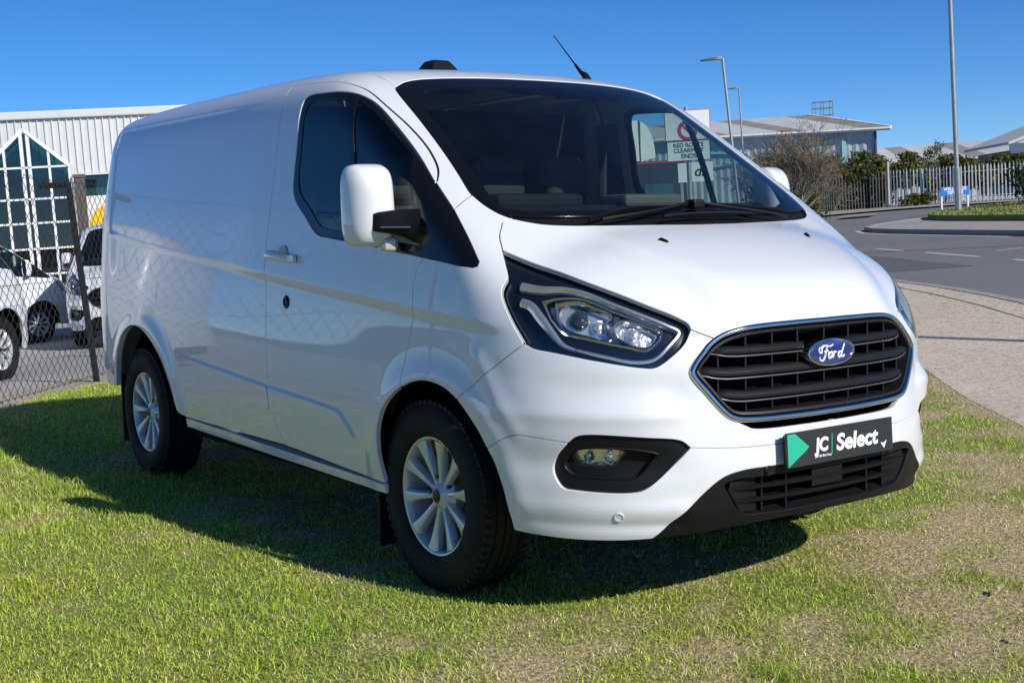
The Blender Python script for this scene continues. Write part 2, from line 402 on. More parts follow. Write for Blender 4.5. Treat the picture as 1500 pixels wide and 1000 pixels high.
def strip(name,pts,mt,parent,prof,closed=False,off=0,Fn=FB,smooth=35,both=True,ds=.012,n=8):
    C=resample(crom(pts,n) if n else np.asarray(pts,float),ds,closed);C=snap(C,Fn);nn=unit(grad(Fn,C));C=C-nn*off
    V,Fc=sweep(C,nn,prof,closed);out=[]
    for s in((1,-1) if both else (1,)):
        b=MB();b.add(np.array(V)*np.array([1,s,1]),Fc);out.append(b.build(name,mt,parent,smooth=smooth))
    return out
YM=np.array([1,-1,1.])
def halfsym(right):   # open right-hand half outline from centre to centre -> closed full outline
    R_=np.asarray(right,float);L=(R_*YM)[::-1];return np.vstack([R_,L[1:-1]])
# ---------------- shared edge curves (right-hand side)
A=np.array
E_door_rear=crom([(-1.2085,-.84,1.893),(-1.206,-.91,1.663),(-1.226,-.942,1.422),(-1.25,-.958,1.278),(-1.255,-.968,1.18),(-1.24,-.991,.884),(-1.232,-.99,.703),(-1.216,-.982,.532),(-1.19,-.979,.47),(-1.125,-.97,.391)])
E_door_top=crom([(-1.2085,-.84,1.893),(-1.2045,-.8335,1.9055),(-1.185,-.8305,1.9115),(-1.003,-.83,1.905),(-.833,-.825,1.895),(-.714,-.819,1.876),(-.592,-.805,1.837),(-.461,-.801,1.767),(-.325,-.793,1.687),(-.206,-.796,1.612),(-.128,-.808,1.558),(-.067,-.827,1.511),(-.03,-.852,1.478),(-.012,-.872,1.456)])
E_tri_l=A([(-.012,-.872,1.456),(-.014,-.945,1.351),(.018,-.957,1.246),(.038,-.962,1.196)])
E_door_front=crom([(.038,-.962,1.196),(.006,-.966,1.169),(-.014,-.971,1.126),(-.022,-.977,1.078),(-.022,-.981,1.026),(-.05,-.987,.919),(-.084,-.993,.834),(-.103,-.998,.731)])
E_sill=A([(-.287,-.963,.352),(-1.125,-.97,.391)])
E_sill2=A([(-1.125,-.97,.391),(-2.245,-.97,.392)])
E_tri_r=A([(-.012,-.872,1.456),(.122,-.888,1.359)]);E_tri_r2=crom([(.122,-.888,1.359),(.251,-.913,1.254),(.325,-.926,1.182)])
E_tri_b=A([(.325,-.926,1.182),(.326,-.934,1.168),(.31,-.942,1.163),(.249,-.956,1.17),(.038,-.962,1.196)])
ARCH_F=crom([(-.287,-.963,.352),(-.301,-.978,.469),(-.282,-.988,.568),(-.221,-.995,.656),(-.103,-.998,.731),(.011,-.998,.764),(.105,-.996,.766),(.180,-.993,.752),(.251,-.99,.720),(.318,-.984,.668),(.367,-.977,.618),(.398,-.97,.570),(.425,-.962,.529),(.46,-.95,.44),(.475,-.932,.34),(.478,-.923,.302)],10)
def arch_split(p): return int(np.argmin(np.linalg.norm(ARCH_F-A(p),axis=1)))
i_df,i_fb,i_bl=arch_split((-.103,-.998,.731)),arch_split((.251,-.99,.72)),arch_split((.398,-.97,.57))
ARCH_R=crom([(-3.25,-.975,.46),(-3.211,-.979,.572),(-3.165,-.987,.655),(-3.065,-.993,.758),(-2.918,-.993,.816),(-2.768,-.992,.812),(-2.631,-.991,.755),(-2.518,-.988,.668),(-2.438,-.985,.572),(-2.377,-.978,.485),(-2.315,-.972,.416),(-2.245,-.97,.392)],8)
E_pil=A([(.122,-.888,1.359),(.103,-.797,1.411)])
E_ws_up=crom([(.103,-.797,1.411),(.088,-.797,1.421),(-.005,-.78,1.487),(-.13,-.761,1.575),(-.305,-.74,1.692),(-.53,-.714,1.833),(-.562,-.70,1.856)])
E_ws_dn=crom([(.103,-.797,1.411),(.164,-.787,1.373),(.22,-.766,1.342),(.262,-.738,1.322)])
E_ws_top=crom([(-.562,-.70,1.856),(-.588,-.642,1.877),(-.591,-.573,1.893),(-.581,-.498,1.899),(-.558,-.328,1.904),(-.540,-.12,1.906),(-.537,0,1.906)])
E_cowl=crom([(.262,-.738,1.322),(.295,-.70,1.311),(.329,-.649,1.3),(.383,-.514,1.293),(.446,-.303,1.287),(.48,-.12,1.284),(.486,0,1.284)])
E_bon=crom([(.262,-.738,1.322),(.253,-.762,1.317),(.258,-.777,1.312),(.272,-.793,1.297),(.301,-.822,1.267),(.354,-.849,1.218)])
E_head_top=crom([(.354,-.849,1.218),(.479,-.784,1.168),(.647,-.724,1.114),(.791,-.623,1.046),(.886,-.514,.977),(.897,-.511,.958)])
E_head_in=crom([(.897,-.511,.958),(.903,-.543,.918),(.894,-.592,.878),(.874,-.644,.846),(.851,-.68,.847),(.758,-.784,.87),(.64,-.871,.897),(.58,-.903,.908),(.551,-.914,.921)])
E_head_rear=crom([(.551,-.914,.921),(.497,-.924,.994),(.440,-.918,1.080),(.436,-.909,1.104),(.433,-.886,1.131),(.401,-.87,1.171),(.354,-.849,1.218)])
E_bonf=A([(.897,-.511,.958),(.937,-.448,.927)])
def front_pt(y,z): return (float(Xf(A([y]),A([z]))[0]),-y,z)
def front_curve(yz): return crom([front_pt(y,z) for y,z in yz])
E_gr_top=front_curve([(.448,.93),(.43,.943),(.354,.959),(.146,.967),(0,.967)])
E_gr_side=front_curve([(.448,.93),(.478,.915),(.507,.888),(.537,.853),(.547,.825),(.50,.75),(.44,.683),(.405,.664),(.372,.648),(.345,.637),(.12,.632),(0,.632)])
E_bl1=crom([(.398,-.97,.57),(.517,-.94,.626),(.60,-.905,.624),(.698,-.858,.613)])
E_bl2=front_curve([(.563,.593),(.48,.586),(.363,.58),(.12,.579),(0,.579)])
E_fog_top=crom([(.698,-.858,.613),(.722,-.845,.633),(.755,-.82,.641),(.883,-.69,.631),(.93,-.59,.616),(.944,-.563,.593)])
E_fog_bot=crom([(.698,-.858,.613),(.655,-.873,.562),(.643,-.877,.526),(.655,-.872,.49),(.675,-.862,.466),(.70,-.84,.461),(.84,-.722,.456),(.872,-.69,.467),(.923,-.602,.551),(.944,-.563,.593)])
E_val_top=front_curve([(0,.512),(.271,.511),(.406,.506),(.471,.486),(.577,.393),(.651,.302)])
E_val_bot=front_curve([(.651,.302),(.622,.303),(.442,.318),(.236,.328),(0,.331)])
E_bum_bot=crom([(.478,-.923,.302),(.594,-.875,.298),(.714,-.802,.295),(.80,-.72,.298),(.857,-.651,.302)])
E_fb=crom([(.251,-.99,.72),(.393,-.966,.814),(.432,-.958,.839),(.551,-.914,.921)])
ROOF_REAR=A([(-3.58,-.70,1.92),(-3.60,-.35,1.94),(-3.61,0,1.945)])
E_seam=A([(-.562,-.70,1.856),(-.62,-.70,1.88),(-.75,-.70,1.92),(-1.2,-.70,1.95),(-2.2,-.70,1.96),(-3.2,-.70,1.95),(-3.58,-.70,1.92)])
E_rear=A([(-3.58,-.70,1.92),(-3.66,-.70,1.85),(-3.74,-.70,1.6),(-3.76,-.70,1.2),(-3.77,-.70,.8),(-3.77,-.70,.44)])
E_rbot=A([(-3.77,-.70,.44),(-3.62,-.88,.44),(-3.45,-.95,.45),(-3.25,-.975,.46)])
def S(*cs): return snap(np.vstack(cs))
def rev(c): return c[::-1]
VAN=empty('delivery_van')
mm=Matrix.Identity(4)
for i in range(3):
    for j in range(3):mm[i][j]=RW[i][j]
VAN.matrix_world=mm
tag(VAN,'large white panel van with chrome framed black grille parked on the grass','van')
def rowpts(fz,x0,x1,offs,dx=.022,y=-.93):
    P=[]
    for i,o in enumerate(offs):
        x=np.arange(x0,x1,dx)+(dx/2 if i%2 else 0);P.append(np.column_stack([x,np.full_like(x,y),fz(x)+o]))
    return snap(np.vstack(P))
RC=(-.044,-.036,-.028,-.020,-.012,-.004,.004,.012)
ROW_U=np.vstack([rowpts(RTOP,-3.40,-1.28,(-.016,-.009,-.003,.003,.009,.016),y=-.87),rowpts(CRE,-3.40,-1.27,RC)]);ROW_D=rowpts(CRE,-1.23,-.05,RC);ROW_F=rowpts(CRE,-.02,.46,RC)
# ---------------- white panels
uni=S(E_tri_r,E_pil[1:],E_ws_up[1:],E_seam[1:],E_rear[1:],E_rbot[1:],ARCH_R[1:],rev(E_sill2)[1:],rev(E_door_rear)[1:],E_door_top[1:-1])
sideR,sideL=panel('side_panel',uni,(-.15,-.8,.5),'paint',VAN,'LR',g=.02,gap=.0028,skirt=.03,rows=ROW_U)
roofloop=halfsym(S(rev(ROOF_REAR),rev(E_seam)[1:],E_ws_top[1:]))
roof=panel('roof',roofloop,(0,0,1),'paint',VAN,'R',g=.03,gap=.0,skirt=.01)
rearloop=halfsym(S(rev(ROOF_REAR),E_rear[1:],A([(-3.8,-.4,.44),(-3.82,0,.44)])))
panel('rear_door',rearloop,(-1,0,.15),'paint',VAN,'R',g=.04,gap=.002,skirt=.02)
W_LOW=crom([(.038,-.962,1.196),(-.2,-.961,1.222),(-.479,-.96,1.251),(-.70,-.958,1.272),(-.765,-.957,1.280),(-.815,-.955,1.30),(-.90,-.949,1.36),(-.985,-.943,1.418),(-1.018,-.937,1.46),(-1.026,-.93,1.51),(-1.022,-.912,1.651),(-1.024,-.885,1.80),(-1.012,-.872,1.838),(-.97,-.865,1.853),(-.85,-.86,1.85),(-.721,-.853,1.842),(-.606,-.838,1.820),(-.507,-.825,1.777),(-.329,-.833,1.668),(-.163,-.849,1.558),(-.032,-.872,1.464)])
doorloop=S(E_door_front,ARCH_F[:i_df+1][::-1][1:],E_sill[1:],rev(E_door_rear)[1:],E_door_top[1:],rev(W_LOW)[:-1])
doorR,doorL=panel('front_door',doorloop,(0,-.95,.2),'paint',VAN,'LR',g=.02,gap=.0032,skirt=.02,rows=ROW_D)
fend=S(rev(E_door_front),rev(E_tri_b)[1:],rev(E_tri_r2)[1:],E_pil[1:],E_ws_dn[1:],E_bon[1:],rev(E_head_rear)[1:],rev(E_fb)[1:],ARCH_F[i_df:i_fb][::-1])
fendR,fendL=panel('front_wing',fend,(.25,-.85,.42),'paint',VAN,'LR',g=.016,gap=.003,skirt=.02,rows=ROW_F)
bonl=halfsym(S(rev(E_cowl),E_bon[1:],E_head_top[1:],E_bonf[1:],E_gr_top[1:]))
bonnet=panel('bonnet',bonl,(.42,0,.9),'paint',VAN,'R',g=.018,gap=.003,skirt=.02)
bup=S(E_bonf,E_gr_side[1:],rev(E_bl2),rev(E_fog_top)[1:],rev(E_bl1)[1:],rev(ARCH_F[i_fb:i_bl+1])[1:],E_fb[1:],rev(E_head_in)[1:-1])
panel('bumper_top',bup,(.78,-.62,.05),'paint',VAN,'both',g=.013,skirt=.02)
blo=S(E_bl1,E_fog_bot[1:],E_bl2[1:],E_val_top,rev(E_bum_bot)[1:],rev(ARCH_F[i_bl:])[1:-1])
bumper=panel('bumper',blo,(.78,-.62,.0),'paint',VAN,'both',g=.013,skirt=.035)
VH=[(0,.482),(.31,.480),(.43,.477),(.455,.465),(.44,.435),(.40,.378),(.375,.363),(.31,.358),(0,.358)]
val=S(E_val_top,E_val_bot[1:])
vloop=halfsym(S(E_val_top,E_val_bot[1:]));vhole=halfsym(S(rev(front_curve(VH))))
panel('lower_valance',vloop,(1,0,0),'black',VAN,'R',g=.014,holes=[vhole],skirt=.05,off=.001,free_centre=False)
# matte black strips added inside the shut lines to paint in the gaps' shade
GAP_PROF=[(-.007,-.011),(.007,-.011),(.007,-.0045),(-.007,-.0045)]
for pts in(E_door_rear,E_door_top,E_door_front,E_fb,E_bl1,E_bon,E_bonf,E_pil):strip('gap_shade',pts,'matte',VAN,GAP_PROF,n=0,ds=.02)
for pts in(E_bl2,):strip('gap_shade',np.vstack([pts,(rev(pts)*YM)[1:]]),'matte',VAN,GAP_PROF,n=0,ds=.02,both=False)
# sills
sl=S(A([(-2.245,-.97,.388),(-.287,-.963,.348),(-.285,-.955,.312),(-2.245,-.955,.345)]))
panel('sill',sl,(0,-1,0),'paint',VAN,'LR',g=.03,skirt=.06,off=-.004)
# ---------------- screen, frit and cowl
wsfull=halfsym(S(rev(E_ws_top),rev(E_ws_up)[1:],E_ws_dn[1:],E_cowl[1:]))
gl_low=crom([(.205,-.735,1.36),(.26,-.66,1.36),(.31,-.5,1.36),(.36,-.25,1.36),(.375,0,1.36)])
GLS=S(A([(-.48,0,1.87)]),crom([(-.48,0,1.87),(-.485,-.3,1.86),(-.50,-.52,1.85),(-.495,-.60,1.83),(-.45,-.655,1.79),(-.29,-.685,1.69),(-.10,-.708,1.56),(.06,-.73,1.45),(.15,-.742,1.39),(.19,-.735,1.37)])[1:],gl_low)
glhole=halfsym(GLS)
cowl_up=crom([(.235,-.738,1.33),(.28,-.66,1.33),(.335,-.5,1.33),(.39,-.25,1.33),(.405,0,1.33)])
frit=halfsym(S(rev(E_ws_top),rev(E_ws_up)[1:],E_ws_dn[1:-2],cowl_up))
wscreen=panel('windscreen',glhole,(.62,0,.78),'glass',VAN,'R',g=.03,gap=-.0005,skirt=0,off=.003)
panel('windscreen_border',frit,(.62,0,.78),'gloss',VAN,'R',g=.02,gap=.002,skirt=.012,off=.003,holes=[glhole])
cow=halfsym(S(rev(cowl_up),E_ws_dn[-2:],E_cowl[1:]))
panel('scuttle',cow,(.3,0,.95),'black',VAN,'R',g=.02,gap=.002,skirt=.01,off=.012)
# ---------------- side windows
GW=crom([(-.012,-.962,1.236),(-.2,-.961,1.257),(-.479,-.96,1.284),(-.70,-.958,1.305),(-.76,-.955,1.318),(-.88,-.949,1.40),(-.96,-.943,1.455),(-.985,-.935,1.51),(-.985,-.912,1.651),(-.985,-.885,1.78),(-.96,-.872,1.816),(-.85,-.865,1.818),(-.721,-.86,1.81),(-.615,-.845,1.789),(-.52,-.835,1.747),(-.345,-.84,1.64),(-.19,-.85,1.54)])
GW=np.vstack([GW,crom([(-.17,-.86,1.51),(-.07,-.93,1.38),(-.02,-.955,1.28)])])
winl=S(W_LOW,A([(-.012,-.872,1.456)]),E_tri_l[1:-1]);gw=S(GW)
for s,dr in(('R',doorR),('L',doorL)):
    panel('window_surround',winl,(0,-.95,.2),'gloss',dr,s,g=.02,gap=.002,skirt=.012,off=.004,holes=[gw])
    panel('window_glass',gw,(0,-.95,.2),'sideglass',dr,s,g=.04,gap=0,skirt=0,off=.008)
    bar=S(A([(-.625,-.845,1.795),(-.595,-.84,1.783),(-.50,-.93,1.52),(-.44,-.955,1.29),(-.465,-.955,1.29),(-.53,-.93,1.52)]))
    panel('window_divider',bar,(0,-.95,.2),'gloss',dr,s,g=.03,gap=0,skirt=.01,off=.001)
    tri=S(E_tri_l,rev(E_tri_b)[1:],rev(E_tri_r2)[1:],rev(E_tri_r)[1:-1])
    panel('quarter_trim',tri,(.1,-.95,.2),'gloss',fendR if s=='R' else fendL,s,g=.02,gap=.003,skirt=.012,off=-.001)
# ---------------- bright trims, mouldings, handle, lock
tr=crom([(-2.222,-.989,.711),(-1.252,-.988,.645),(-.628,-.986,.607),(-.585,-.986,.599),(-.556,-.985,.578),(-.477,-.985,.513)],6)
def moul(x0,x1,extra):
    t=[p-np.array([.006 if p[0]>-.57 else 0,0,.0125]) for p in resample(tr,.02,False) if x0<=p[0]<=x1];return t
mo_f=S(A([(-1.226,-.99,.630)]),A(moul(-1.22,0,0)),A([(-.50,-.985,.510),(-1.0,-.985,.523),(-1.222,-.985,.533)]))
mo_r=S(A([(-2.222,-.989,.698)]),A(moul(-2.21,-1.245,0)),A([(-1.238,-.99,.631),(-1.232,-.985,.534),(-2.05,-.986,.597),(-2.12,-.986,.608),(-2.16,-.987,.628),(-2.195,-.987,.668)]))
for s,dr,sd in(('R',doorR,sideR),('L',doorL,sideL)):
    panel('side_moulding',mo_f,(0,-1,0),'paint',dr,s,g=.025,gap=.002,skirt=.012,off=-.009)
    panel('side_moulding',mo_r,(0,-1,0),'paint',sd,s,g=.025,gap=.002,skirt=.012,off=-.009)
tr_d=resample(tr,.02,False)
for x0,x1,pr in((-1.226,0,(doorR,doorL)),(-2.3,-1.238,(sideR,sideL))):
    C=snap(A([p for p in tr_d if x0<=p[0]<=x1]));nn=unit(grad(FB,C));V,Fc=sweep(C,nn,[(.0,-.002),(.001,.0015),(.013,.0088),(.015,.0088),(.015,-.002)])
    for sg,par in((1,pr[0]),(-1,pr[1])):MB().add(A(V)*A([1,sg,1]),Fc).build('moulding_edge','paint',par,smooth=30)
def ypt(x,z,y=-.97): return cast(A([[0,0]])*0+A([[x,z]]),A([0,-1.,0]),A([1.,0,0]),A([0,0,1.]),FB)[0]
for s,dr in((1,doorR),(-1,doorL)):
    c=ypt(-1.075,1.194);b=MB();pth=[(-1.195,c[1]-.002,1.203),(-1.185,c[1]-.026,1.202),(-1.15,c[1]-.034,1.20),(-1.075,c[1]-.037,1.194),(-1.0,c[1]-.034,1.187),(-.965,c[1]-.026,1.184),(-.955,c[1]-.002,1.183)]
    C=crom(pth,5);nn=np.tile(A([0,-1.,0]),(len(C),1));T=unit(np.gradient(C,axis=0));up=unit(np.cross(T,A([[0,-1.,0]])));V=[]
    prof=[(.017*math.cos(a),.010*math.sin(a)) for a in np.linspace(0,2*math.pi,12,endpoint=False)]
    for i in range(len(C)):
        dn=np.cross(up[i],T[i])
        for p,q in prof:V.append((C[i]+up[i]*p+dn*q)*A([1,s,1]))
    n_=len(prof);b.add(V,[(i*n_+k,i*n_+(k+1)%n_,(i+1)*n_+(k+1)%n_,(i+1)*n_+k) for i in range(len(C)-1) for k in range(n_)])
    b.build('door_handle','paint',dr,smooth=50)
    b=MB()
    V=[];b.lathe([(0,.0005),(.045,.0005),(.047,-.001)],(0,0,0),'y',28)
    o=b.build('handle_recess',mat('recess_paint',(.62,.63,.64),.4,coat=.5) if s==1 else bpy.data.materials['recess_paint'],dr,smooth=True);o.location=(-1.075,s*(c[1]-.0015),1.194)
    l=ypt(-1.046,1.004);b=MB();b.lathe([(0,-.004),(.012,-.004),(.013,-.007),(.019,-.007),(.02,-.003),(.026,-.004),(.029,-.001),(.029,.006)],(0,0,0),'y',28)
    o=b.build('door_lock','gloss',dr,smooth=30);o.location=(-1.046,s*l[1],1.004)
    if s==-1:o.rotation_euler=(0,0,math.pi)
# ---------------- grille
GR=[(0,.967),(.146,.967),(.354,.959),(.43,.943),(.475,.918),(.505,.888),(.535,.853),(.545,.826),(.50,.755),(.438,.684),(.405,.668),(.35,.662),(.13,.659),(0,.659)]
gfull=halfsym(front_curve(GR))
grille=panel('grille',gfull,(1,0,0),'matte',VAN,'R',g=.03,gap=0,skirt=0,off=.085,free_centre=False)
gl2=np.vstack([front_curve(GR)]);gl2=halfsym(gl2)
prof=[(-.004,-.03),(-.004,.004),(0,.009),(.006,.0105),(.012,.008),(.0155,.001),(.0155,-.03)]
C=snap(resample(gl2,.012));nn=unit(grad(FB,C));V,Fc=sweep(C,nn,[(-a,b) for a,b in prof],True)
MB().add(V,Fc).build('grille_surround','chrome',grille,smooth=40)
# inner black wall of the grille opening
C2=C.copy();V,Fc=sweep(C2,nn,[(-.02,.002),(-.028,.0),(-.034,-.085),(-.012,-.085)],True);MB().add(V,Fc).build('grille_wall','grblack',grille,smooth=40)
V,Fc=sweep(C2,nn,[(.010,-.01),(.010,-.08),(-.004,-.08),(-.004,-.01)],True);MB().add(V,Fc).build('grille_shroud','matte',grille,smooth=40)
def gbar(name,y1,z,hz,tip,mt='black',x0=0,dz=None):
    ys=np.linspace(-y1,y1,61)
    if x0:ys=np.linspace(x0,y1,30)
    def one(ys):
        P=[];Nn=[]
        zz=[z+.010*sst(y1-.13,y1,abs(y))*tip-.004*(1-(abs(y)/y1)**2)*0 for y in ys]
        for y,zv in zip(ys,zz):
            p=A(front_pt(abs(y),zv));P.append((p[0]-.012-.012*sst(y1-.05,y1,abs(y)),y,zv))
        P=A(P);nn=unit(np.stack([np.ones(len(P)),.5*P[:,1],0*P[:,1]],1));h=hz*(1-.55*sst(y1-.07,y1,np.abs(P[:,1])))
        prof=[(-.5,-.05),(-.5,-.010),(-.42,-.004),(-.1,.004),(-.05,.001),(.05,.001),(.1,.004),(.42,-.012),(.5,-.03),(.5,-.05)]
        V=[]
        for i in range(len(P)):
            for a,b in prof:V.append(P[i]+A([0,0,-a*h[i]])+nn[i]*b)
        q=len(prof);Fc=[(i*q+k,i*q+(k+1)%q,(i+1)*q+(k+1)%q,(i+1)*q+k) for i in range(len(P)-1) for k in range(q)]+[tuple(range(q-1,-1,-1)),tuple((len(P)-1)*q+k for k in range(q))]
        V2=[];pr2=[(.02,.0035),(-.0,.0055),(-.02,.0035)]
        return V,Fc,P,nn,h
    for yy in ([ys] if not x0 else [ys,-ys[::-1]]):
        V,Fc,P,nn,h=one(yy);MB().add(V,Fc).build(name,mt,grille,smooth=30)
        Q=P+nn*.001-A([[0,0,1.]])*(h*.36)[:,None];MB().tube(Q,.0028,6).build('bar_edge','satin',grille,smooth=True)
gbar('grille_bar',.475,.880,.036,.5,'grblack',x0=.105)
gbar('grille_bar',.525,.812,.039,1,'grblack')
gbar('grille_bar',.475,.737,.038,1,'grblack')
gbar('grille_bar',.40,.681,.018,0,'grblack');gbar('grille_bar',.44,.944,.014,0,'grblack')
for y in(-.44,-.34,-.235,-.125,0,.125,.235,.34,.44):
    p=front_pt(abs(y),.8);MB().box((p[0]-.052,y,.81),(.05,.007,.29 if abs(y)<.42 else .2)).build('grille_fin','grblack',grille)
# badge
bx=1.024;bd=empty('badge',(bx,0,.857),0,VAN)
t=np.linspace(0,2*math.pi,64,endpoint=False)
def oval(a,b,prof,mt,name):
    V=[];n_=len(prof)
    for k in t:
        for s,x in prof:V.append((x,(a+s)*math.cos(k),(b+s)*math.sin(k)))
    Fc=[(i*n_+k,i*n_+k+1,((i+1)%64)*n_+k+1,((i+1)%64)*n_+k) for i in range(64) for k in range(n_-1)]
    return MB().add(V,Fc).build(name,mt,bd,smooth=50)
oval(.115,.047,[(0,-.05),(0,-.002),(-.002,.003),(-.006,.004),(-.008,.002),(-.010,.001)],'chrome','badge_rim')
V=[(.003,0,0)];n_=8
for j in range(1,n_+1):
    for k in t:V.append((.003*(1-(j/n_)**2)+.001,.105*j/n_*math.cos(k),.037*j/n_*math.sin(k)))
Fc=[(0,1+i,1+(i+1)%64) for i in range(64)]+[(1+j*64+i,1+(j+1)*64+i,1+(j+1)*64+(i+1)%64,1+j*64+(i+1)%64) for j in range(n_-1) for i in range(64)]
MB().add(V,Fc).build('badge_face','blue',bd,smooth=True)
oval(.100,.034,[(0,.0012),(-.0005,.0032),(-.0025,.0032),(-.003,.0012)],'chrome','badge_line')
# flowing script on the badge, drawn as pen strokes in (across, up) millimetres
strokes=[[(-52,14),(-56,6),(-50,-1),(-44,3),(-45,11),(-38,17),(-24,17),(-10,15),(2,19)],[(-22,16),(-27,2),(-33,-14),(-42,-22),(-52,-19),(-53,-11)],[(-35,1),(-24,3),(-16,2)],
 [(-4,-2),(-11,-2),(-17,-10),(-14,-17),(-7,-15),(-2,-7),(-4,-1),(4,-3)],[(6,0),(4,-9),(1,-17)],[(5,-7),(10,-1),(16,-2)],[(38,-2),(29,-2),(23,-10),(26,-17),(33,-14),(39,-4)],[(50,19),(42,3),(37,-12),(41,-17),(50,-12)]]
sb=MB()
for st in strokes:
    C=crom([(.0045,x*.00118,z*.00122+.001) for x,z in st],6);R_=.0036*(.6+.45*np.sin(np.linspace(.35,2.8,len(C))));sb.tube(C,R_,6)
sb.build('badge_script','script',bd,smooth=True)
# ---------------- lower grille slats
lg=empty('lower_grille',(0,0,0),0,VAN)
panel('grille_back',vhole,(1,0,0),'matte',lg,'R',g=.04,gap=-.01,skirt=0,off=.06,free_centre=False)
for z,y1 in((.447,.435),(.404,.405)):
    P=[];ys=np.linspace(-y1,y1,41)
    for y in ys:p=front_pt(abs(y),z);P.append((p[0]-.016,y,z))
    P=A(P);nn=unit(np.stack([np.ones(41),.5*ys,0*ys],1));V,Fc=sweep(P,nn,[(-.006,-.04),(-.006,0),(-.002,.006),(.006,.004),(.008,-.002),(.008,-.04)]);MB().add(V,Fc).build('slat','black',lg,smooth=30)
for y in(-.30,-.20,.20,.30):MB().box((front_pt(abs(y),.42)[0]-.037,y,.42),(.03,.008,.125)).build('slat_post','black',lg)
for s in(-1,1):
    MB().prism([(s*.31,.478),(s*.425,.474),(s*.435,.44),(s*.385,.366),(s*.31,.362)],front_pt(.37,.42)[0]-.045,front_pt(.37,.42)[0]-.022,'yz').build('blanking_panel','black',lg,bevel=.004)
MB().box((1.012,-.02,.448),(.022,.15,.062)).build('radar_cover','black',lg,bevel=.004)
for s in(-1,1):
    p=front_pt(.298,.497);MB().lathe([(0,.006),(.010,.006),(.011,.004),(.014,.005),(.017,.003),(.018,-.01)],(p[0]-.001,s*.298,.497),'x',20).build('parking_sensor','black',VAN,smooth=30)
    p=snap(A([(.811,-.748,.381)]))[0];n_=unit(grad(FB,A([p])))[0]
    o=MB().lathe([(0,.0015),(.009,.0015),(.0098,.0005),(.0115,.0005),(.012,.003),(.0155,.003),(.0165,-.004)],(0,0,0),'z',24).build('parking_sensor','paint',VAN,smooth=30)
    o.location=(p[0],s*-p[1] if s==1 else p[1],p[2]);nv=Vector((n_[0],n_[1]*(-1 if s==1 else 1),n_[2]));o.rotation_euler=nv.to_track_quat('Z','Y').to_euler()
# washer jets
for s in(-1,1):
    p=snap(A([(.603,-.356,1.231)]))[0];b=MB();b.box((0,0,.002),(.045,.016,.012),taper=.6);o=b.build('washer_jet','black',bonnet,smooth=True,bevel=.003);o.location=(p[0],s*p[1],p[2]);o.rotation_euler=(0,math.radians(24),s*.4)
# ---------------- fog lamps
fogl=S(E_fog_top,rev(E_fog_bot)[1:-1])
FIN=S(crom(A([(.672,-.859,.545),(.69,-.85,.572),(.716,-.84,.588),(.764,-.806,.595),(.84,-.731,.591),(.885,-.66,.578),(.893,-.652,.571),(.882,-.668,.55),(.855,-.701,.508),(.835,-.725,.499),(.762,-.798,.503),(.70,-.845,.51),(.676,-.856,.527)]),6))
FLP=S(crom(A([(.691,-.849,.559),(.71,-.842,.578),(.735,-.828,.586),(.772,-.797,.587),(.822,-.744,.579),(.831,-.732,.571),(.805,-.752,.537),(.795,-.761,.533),(.759,-.795,.531),(.70,-.842,.536)]),5))
for s in('R','L'):
    fl=empty('fog_lamp',(0,0,0),0,VAN);K=dict(g=.014)
    panel('bezel',fogl,(.72,-.69,0),'black',fl,s,gap=.002,skirt=.02,off=.012,holes=[FIN],**K)
    panel('recess',FIN,(.72,-.69,0),'black',fl,s,gap=-.004,skirt=0,off=.034,holes=[FLP],**K)
    sg=1 if s=='R' else -1
    C=resample(FIN,.01);nn=unit(grad(FB,C));
    V,Fc=sweep(C,nn,[(-.003,-.036),(-.003,-.010),(0,-.008),(.004,-.012),(.004,-.036)],True);MB().add(A(V)*A([1,sg,1]),Fc).build('recess_lip','black',fl,smooth=40)
    panel('reflector',FLP,(.72,-.69,0),'reflector',fl,s,gap=0,skirt=0,off=.055,g=.012)
    c=FLP.mean(0)
    for dx,r in((-.035,.016),(.03,.02)):
        q=c+A([dx*.7,dx*.7,0]);MB().lathe([(0,-.004),(r*.6,-.002),(r,.016)],(0,0,0),'x',18).build('bowl','chrome',fl,smooth=True).location=(q[0]-.045,sg*(q[1]+.03),q[2])
    panel('lens',FLP,(.72,-.69,0),'lens',fl,s,gap=0,skirt=0,off=.030,g=.02)
# ---------------- headlamps
hl=S(E_head_top,E_head_in[1:],E_head_rear[1:-1])
POD=S(crom(A([(.56,-.853,1.07),(.587,-.826,1.079),(.615,-.799,1.083),(.657,-.759,1.078),(.756,-.693,1.030),(.811,-.641,1.002),(.858,-.590,.966),(.866,-.596,.945),(.853,-.652,.902),(.813,-.707,.915),(.727,-.793,.94),(.655,-.845,.962),(.61,-.858,1.005)]),5))
PL=S(crom(A([(.599,-.829,1.062),(.65,-.777,1.071),(.7,-.744,1.052),(.752,-.711,1.02),(.750,-.738,.994),(.775,-.738,.94),(.725,-.792,.95),(.658,-.841,.970),(.625,-.847,1.005)]),5))
PR=S(crom(A([(.764,-.725,.985),(.773,-.696,1.007),(.814,-.645,.994),(.857,-.600,.960),(.860,-.610,.943),(.850,-.651,.912),(.819,-.694,.924),(.785,-.726,.948)]),5))
SA=[(.479,-.871,1.11),(.548,-.832,1.101),(.603,-.789,1.101),(.662,-.75,1.086),(.737,-.701,1.05),(.808,-.638,1.012),(.862,-.574,.975),(.884,-.548,.955),(.884,-.586,.917),(.868,-.640,.872),(.838,-.693,.866),(.776,-.763,.884),(.704,-.824,.905)]
SB=[(.505,-.894,1.058),(.539,-.884,1.049),(.58,-.876,1.009),(.627,-.865,.958),(.663,-.852,.922),(.70,-.828,.905)]
